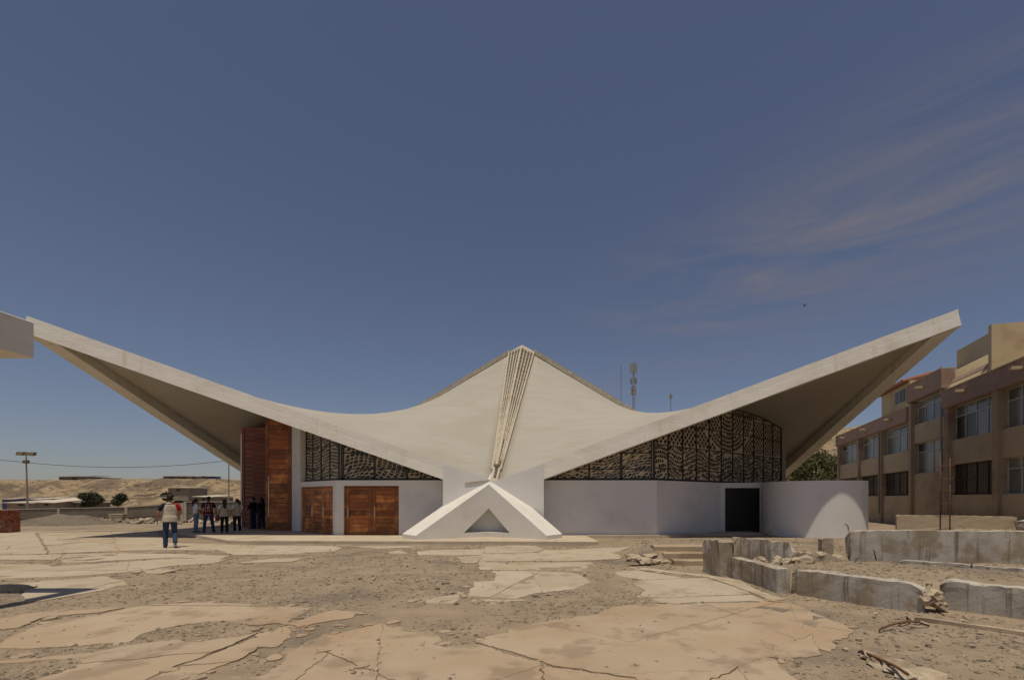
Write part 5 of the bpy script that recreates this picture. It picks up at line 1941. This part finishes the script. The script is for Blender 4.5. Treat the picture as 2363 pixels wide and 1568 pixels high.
def fuse(bm, name, m, parent, vox=0.012, it=3):
    bmesh.ops.recalc_face_normals(bm, faces=list(bm.faces))
    me = bpy.data.meshes.new('tmp')
    bm.to_mesh(me)
    bm.free()
    o = bpy.data.objects.new('tmp', me)
    COL.objects.link(o)
    r = o.modifiers.new('r', 'REMESH')
    r.mode = 'VOXEL'
    r.voxel_size = vox
    s = o.modifiers.new('s', 'SMOOTH')
    s.iterations = it
    s.factor = 0.5
    dg = bpy.context.evaluated_depsgraph_get()
    me2 = bpy.data.meshes.new_from_object(o.evaluated_get(dg))
    bpy.data.objects.remove(o)
    me2.name = name
    for p in me2.polygons:
        p.use_smooth = True
    me2.materials.clear()
    me2.materials.append(m)
    return put(name, me2, (0, 0, 0), parent)

def person(loc, rz, height, label, J=None, trousers='jeans', top='white', vest=None, sleeve=None, shoes=SHOE, hair='short', female=False, head_turn=0.0, vest_hem=0.80, jacket=False):
    """figure facing +y in its own space; J overrides joints (metres, for a 1.70 m figure)"""
    k = height / 1.70
    o = thing('person', loc, label, 'person', rz=rz + math.atan2(-loc[0], loc[1]))
    o.scale = (k, k, k)
    fw = 0.92 if female else 1.0
    j = dict(hip_l=(-.088, 0, .90), knee_l=(-.10, .01, .49), ank_l=(-.105, -.02, .085), hip_r=(.088, 0, .90), knee_r=(.10, .01, .49), ank_r=(.105, -.02, .085),
             sh_l=(-.185 * fw, 0, 1.385), el_l=(-.245 * fw, -.02, 1.10), wr_l=(-.25 * fw, .05, .86), sh_r=(.185 * fw, 0, 1.385), el_r=(.245 * fw, -.02, 1.10), wr_r=(.25 * fw, .05, .86),
             chest=(0, 0, 1.26), waist=(0, 0, 1.05), pelvis=(0, 0, .93), neck=(0, -.005, 1.45), head=(0, .012, 1.585), toe_l=(-.125, .14, .035), toe_r=(.125, .14, .035))
    j.update(J or {})
    j = {a: Vector(b) for a, b in j.items()}
    # body: one continuous surface
    bm = NB()
    ws = 0.82 if female else 0.94
    loft(bm, [j['pelvis'] - V(0, 0, .04), j['pelvis'], j['waist'], j['chest'], j['chest'] + V(0, 0, .12), j['neck'] - V(0, 0, .02)], [(.15, .10), (.155, .105), (.135 * ws, .095), (.155 * fw, .105), (.15 * fw, .085), (.07, .06)])
    loft(bm, [j['neck'] - V(0, 0, .06), j['neck'] + V(0, 0, .05), j['head'] - V(0, .01, .04)], [(.055, .055), (.052, .055), (.05, .055)])
    ct, sn = math.cos(head_turn), math.sin(head_turn)
    def hd(x, y, z):
        return j['head'] + V(x * ct - y * sn, x * sn + y * ct, z)
    ball(bm, j['head'] + V(0, -.005, .02), (.077, .092, .098))
    ball(bm, hd(0, .02, -.045), (.055, .065, .062))
    ball(bm, hd(0, .098, -.012), (.013, .02, .024))
    for s in (-1, 1):
        ball(bm, hd(.078 * s, -.005, -.005), (.012, .02, .03))
    for s in ('l', 'r'):
        sg = -1 if s == 'l' else 1
        loft(bm, [j['sh_' + s] - V(sg * .03, 0, 0), j['sh_' + s].lerp(j['el_' + s], .5), j['el_' + s]], [(.055, .055), (.046, .046), (.038, .038)])
        loft(bm, [j['el_' + s], j['el_' + s].lerp(j['wr_' + s], .35), j['wr_' + s]], [(.038, .038), (.038, .036), (.025, .021)])
        d = (j['wr_' + s] - j['el_' + s]).normalized()
        d = (d + V(0, 0, -0.4)).normalized()
        p0 = j['wr_' + s]
        side = V(0, 1, 0) - d * d.y
        side.normalize()
        loft(bm, [p0, p0 + d * .045, p0 + d * .085], [(.018, .028), (.016, .038), (.014, .038)])
        cr_ = d.cross(side) * (1 if s == 'l' else -1)
        for f_, (off, ln) in enumerate(((-.030, .060), (-.010, .075), (.010, .072), (.029, .055))):
            a = p0 + d * .08 + side * off
            loft(bm, [a, a + d * ln * .5 + cr_ * .006, a + d * ln * .9 + cr_ * .024], [(.0085, .0085), (.008, .008), (.007, .007)], 8)
        a = p0 + d * .03 + side * .034
        loft(bm, [a, a + d * .028 + side * .022, a + d * .06 + side * .026 + cr_ * .01], [(.011, .011), (.010, .010), (.008, .008)], 8)
        loft(bm, [j['hip_' + s], j['hip_' + s].lerp(j['knee_' + s], .5), j['knee_' + s]], [(.082, .085), (.068, .07), (.052, .055)])
        loft(bm, [j['knee_' + s], j['knee_' + s].lerp(j['ank_' + s], .35) - V(0, .012, 0), j['ank_' + s]], [(.052, .055), (.052, .054), (.036, .038)])
        loft(bm, [j['ank_' + s] + V(0, -.02, -.03), j['ank_' + s].lerp(j['toe_' + s], .5) - V(0, 0, .015), j['toe_' + s]], [(.034, .035), (.038, .03), (.03, .022)])
    fuse(bm, 'body', SK, o, 0.011, 2)
    for s in (-1, 1):
        bm = NB()
        ball(bm, hd(.03 * s, .083, .012), (.009, .006, .006))
        mesh_obj('eye', bm, EYE, o, world=False)
    # trousers
    bm = NB()
    loft(bm, [j['pelvis'] - V(0, 0, .05), j['pelvis'], j['waist'] - V(0, 0, .03)], [(.165, .118), (.168, .12), (.145 * (0.9 if female else 1), .108)])
    for s in ('l', 'r'):
        loft(bm, [j['hip_' + s] + V(0, 0, .03), j['hip_' + s].lerp(j['knee_' + s], .5), j['knee_' + s], j['knee_' + s].lerp(j['ank_' + s], .5), j['ank_' + s] + V(0, 0, -.015)], [(.096, .105), (.084, .088), (.070, .074), (.068, .07), (.062, .066)])
    fuse(bm, 'trousers', CL[trousers], o, 0.012, 2)
    # shirt with sleeves
    bm = NB()
    zh = j['pelvis'] + V(0, 0, -.02)
    loft(bm, [zh, j['waist'], j['chest'], j['chest'] + V(0, 0, .12), j['neck'] - V(0, 0, .035)], [(.168, .122), (.15 * ws + .012, .112), (.172 * fw, .122), (.165 * fw, .102), (.085, .078)])
    fuse(bm, 'shirt', CL[top], o, 0.012, 3)
    for s in ('l', 'r'):
        bm = NB()
        t_ = 1.0 if jacket else 0.62
        e_ = j['sh_' + s].lerp(j['el_' + s], t_)
        sg = -1 if s == 'l' else 1
        loft(bm, [j['sh_' + s] - V(sg * .04, 0, .01), j['sh_' + s].lerp(e_, .5), e_], [(.072, .075), (.068, .07), (.064, .066)])
        if jacket:
            loft(bm, [j['el_' + s], j['wr_' + s]], [(.058, .058), (.04, .04)])
        m_ = CL[(sleeve or (top, top))[0 if s == 'l' else 1]]
        fuse(bm, 'sleeve', m_, o, 0.012, 2)
    vo = None
    if vest:
        bm = NB()
        loft(bm, [V(j['pelvis'].x, j['pelvis'].y, vest_hem + .03), j['pelvis'] + V(0, 0, .04), j['waist'], j['chest'], j['chest'] + V(0, 0, .13), j['neck'] - V(0, 0, .045)], [(.205, .152), (.198, .15), (.17 * ws + .012, .132), (.184 * fw, .128), (.172 * fw, .108), (.10, .085)], 18, True)
        vo = fuse(bm, 'vest', CL[vest], o, 0.012, 3)
    # hair
    bm = NB()
    ball(bm, j['head'] + V(0, -.018, .035), (.088, .098, .100))
    if hair == 'short':
        ball(bm, hd(0, -.045, .0), (.078, .065, .085))
        ball(bm, hd(.03, .03, .095), (.055, .06, .04))
    elif hair == 'pony':
        ball(bm, hd(0, -.04, 0), (.08, .075, .09))
        loft(bm, [hd(0, -.10, .02), hd(.0, -.15, -.06), hd(0, -.13, -.18), hd(0, -.11, -.30)], [(.035, .035), (.045, .04), (.04, .035), (.018, .015)])
    else:
        ball(bm, hd(0, -.035, -.02), (.092, .085, .11))
        loft(bm, [hd(0, -.07, .0), hd(0, -.10, -.12), hd(.0, -.12, -.26), hd(0, -.12, -.36)], [(.09, .05), (.09, .045), (.075, .04), (.04, .025)])
    hobj = fuse(bm, 'hair', HR, o, 0.012, 2)
    # cut the hair back from the face: pushed in where it would cover it
    for v in hobj.data.vertices:
        q = v.co - j['head']
        yy = -q.x * sn + q.y * ct
        if yy > 0.035 and q.z < 0.065:
            f = (yy - 0.035)
            v.co.x += sn * f * 1.0
            v.co.y -= ct * f * 1.0
    # shoes
    for s in ('l', 'r'):
        a, t_ = j['ank_' + s], j['toe_' + s]
        d = (t_ - a)
        bm = NB()
        heel = a + V(0, 0, -.04) - V(d.x, d.y, 0).normalized() * .045
        loft(bm, [heel, a.lerp(t_, .45) + V(0, 0, -.012), t_ + d.normalized() * 0.02], [(.042, .045), (.047, .042), (.042, .026)])
        sh = fuse(bm, 'shoe', shoes, o, 0.011, 2)
        if shoes in (SHOE,):
            bm = NB()
            dn = (a - t_).cross(V(1, 0, 0)).normalized()
            if dn.z > 0:
                dn = -dn
            lo_ = V(0, 0, -.038) if abs(d.z) < .06 else dn * .03
            loft(bm, [heel + lo_ * .8, t_ + lo_ * .45], [(.042, .014), (.042, .014)])
            fuse(bm, 'sole', SOLE, sh, 0.010, 1)
    return o, j, vo

def print_on(o, vo, curve, w, m, name='print', side=-1):
    """strip of flat print laid on the back (side -1) of a vest along a curve of (x, z)"""
    bvh = BVHTree.FromPolygons([v.co for v in vo.data.vertices], [tuple(p.vertices) for p in vo.data.polygons])
    bm = NB()
    prev = None
    pts = []
    for (x0, z0), (x1, z1) in zip(curve, curve[1:]):
        for k in range(6):
            pts.append((x0 + (x1 - x0) * k / 6, z0 + (z1 - z0) * k / 6))
    pts.append(curve[-1])
    for i, (x, z) in enumerate(pts):
        a, b = pts[max(0, i - 1)], pts[min(len(pts) - 1, i + 1)]
        dx, dz = b[0] - a[0], b[1] - a[1]
        l = math.hypot(dx, dz) or 1
        nx_, nz_ = -dz / l * w / 2, dx / l * w / 2
        vv_ = []
        for s in (-1, 1):
            h = bvh.ray_cast(V(x + s * nx_, side * 1.0, z + s * nz_), V(0, -side, 0))
            if h[0] is None:
                vv_ = None
                break
            vv_.append(bm.verts.new(h[0] + V(0, side * 0.004, 0)))
        if vv_ and prev:
            bm.faces.new([prev[0], prev[1], vv_[1], vv_[0]])
        prev = vv_
    return mesh_obj(name, bm, m, vo, world=False)

# walking man
mp_ = gp(392, 1262, 0.03)
o, j, vo = person((mp_.x, mp_.y, 0.02), 0.06, 1.76, 'man in cream vest and dark jeans walking away on the paving', dict(
    hip_l=(-.09, .02, .90), knee_l=(-.105, .05, .49), ank_l=(-.11, .03, .085), toe_l=(-.12, .19, .035),
    hip_r=(.09, -.01, .90), knee_r=(.125, .02, .49), ank_r=(.12, -.26, .20), toe_r=(.13, -.17, .06),
    el_l=(-.30, -.03, 1.12), wr_l=(-.31, .06, .86), el_r=(.29, .03, 1.12), wr_r=(.25, .22, 1.02), head=(.0, .02, 1.59)),
    'jeans', 'navy', 'cream', ('navy', 'red'), SHOE, 'short')
arc = [(.085 * math.cos(a), 1.22 + .11 * math.sin(a)) for a in [math.pi * k / 10 for k in range(11)]]
print_on(o, vo, arc, .010, GREYP)
print_on(o, vo, [(-.085, 1.215), (.085, 1.215)], .008, GREYP)
print_on(o, vo, [(-.05, 1.19), (.05, 1.19)], .012, GREYP)
print_on(o, vo, [(-.03, 1.30), (0, 1.25), (.03, 1.30)], .007, GREYP)

def on_plinth(dx, dy, z=0.125):
    p = gp(dx, dy, z)
    return (p.x, p.y, z)
person(on_plinth(452, 1228), -1.35, 1.52, 'woman in white tee and light blue jeans standing in profile, ponytail', dict(el_r=(.21, .06, 1.12), wr_r=(.12, .22, 1.05), el_l=(-.21, .06, 1.12), wr_l=(-.10, .22, 1.02)), 'blue', 'white', None, None, SHOE, 'pony', True)
o, j, vo = person(on_plinth(481, 1228), 0.0, 1.62, 'man in maroon vest with printed back, legs apart, arms behind', dict(knee_l=(-.14, .01, .49), ank_l=(-.17, -.02, .085), toe_l=(-.22, .12, .035), knee_r=(.15, .01, .49), ank_r=(.20, -.02, .085), toe_r=(.28, .10, .035), el_l=(-.27, .02, 1.12), wr_l=(-.22, .12, .90), el_r=(.28, -.03, 1.10), wr_r=(.30, .03, .85)), 'jeans', 'navy', 'maroon', None, SHOE, 'short')
print_on(o, vo, [(-.17, 1.03), (.17, 1.03)], .022, STRIPE, 'stripe')
print_on(o, vo, [(-.17, .85), (.17, .85)], .018, STRIPE, 'stripe')
for s in (-1, 1):
    print_on(o, vo, [(.125 * s, 1.12), (.125 * s, 1.30), (.095 * s, 1.37)], .014, STRIPE, 'stripe')
print_on(o, vo, [(0, 1.30), (0, 1.36)], .05, LOGO)
print_on(o, vo, [(-.045, 1.245), (.045, 1.245)], .06, LOGO)
print_on(o, vo, [(-.075, 1.17), (.075, 1.17)], .05, LOGO)
print_on(o, vo, [(-.06, 1.115), (.06, 1.115)], .03, LOGO)
o, j, vo = person(on_plinth(518, 1229), 0.1, 1.50, 'woman in beige vest with long hair, black trousers and red shoes', dict(el_l=(-.23, .05, 1.13), wr_l=(-.22, .22, 1.06), el_r=(.20, .08, 1.12), wr_r=(.06, .24, 1.08)), 'black', 'white', 'beige', None, REDSH, 'long', True)
bp = on_plinth(518, 1229)
bag = thing('handbag', (bp[0] - 0.27, bp[1] - 0.05, 0.80), 'small maroon handbag slung at the hip of the red-shoed woman', 'bag')
bm = NB()
loft(bm, [(bp[0] - 0.27, bp[1] - .06, .70), (bp[0] - 0.27, bp[1] - .06, .80), (bp[0] - 0.25, bp[1] - .06, .90)], [(.10, .045), (.105, .05), (.075, .035)])
mesh_obj('pouch', bm, BAGM, bag, smooth=True)
bm = NB()
tube(bm, [V(bp[0] - .23, bp[1] - .06, .88), V(bp[0] - .16, bp[1] - .14, 1.10), V(bp[0] - .05, bp[1] - .13, 1.28), V(bp[0] + .08, bp[1] - .10, 1.38)], 0.012, 6)
mesh_obj('strap', bm, BAGM, bag)
person(on_plinth(547, 1227.3), 0.25, 1.52, 'woman in beige vest, black trousers and white shoes nearest the red door', dict(el_l=(-.24, -.04, 1.12), wr_l=(-.28, .06, .92), ank_r=(.13, -.02, .085)), 'black', 'white', 'beige', None, WHSH, 'pony', True, 0.9)
person(on_plinth(584, 1220), 0.9, 1.60, 'person in dark jacket and jeans standing left before the tall red door leaf', dict(el_l=(-.24, .05, 1.12), wr_l=(-.16, .2, 1.05)), 'jean2', 'dark', None, None, SHOE, 'short', False, 0.3, jacket=True)
person(on_plinth(603, 1220), 0.5, 1.58, 'person in black jacket with long hair standing close to the tall brown door', dict(ank_r=(.16, -.02, .085), toe_r=(.18, .13, .035)), 'jean2', 'dark', None, None, SHOE, 'long', True, 0.2, jacket=True)
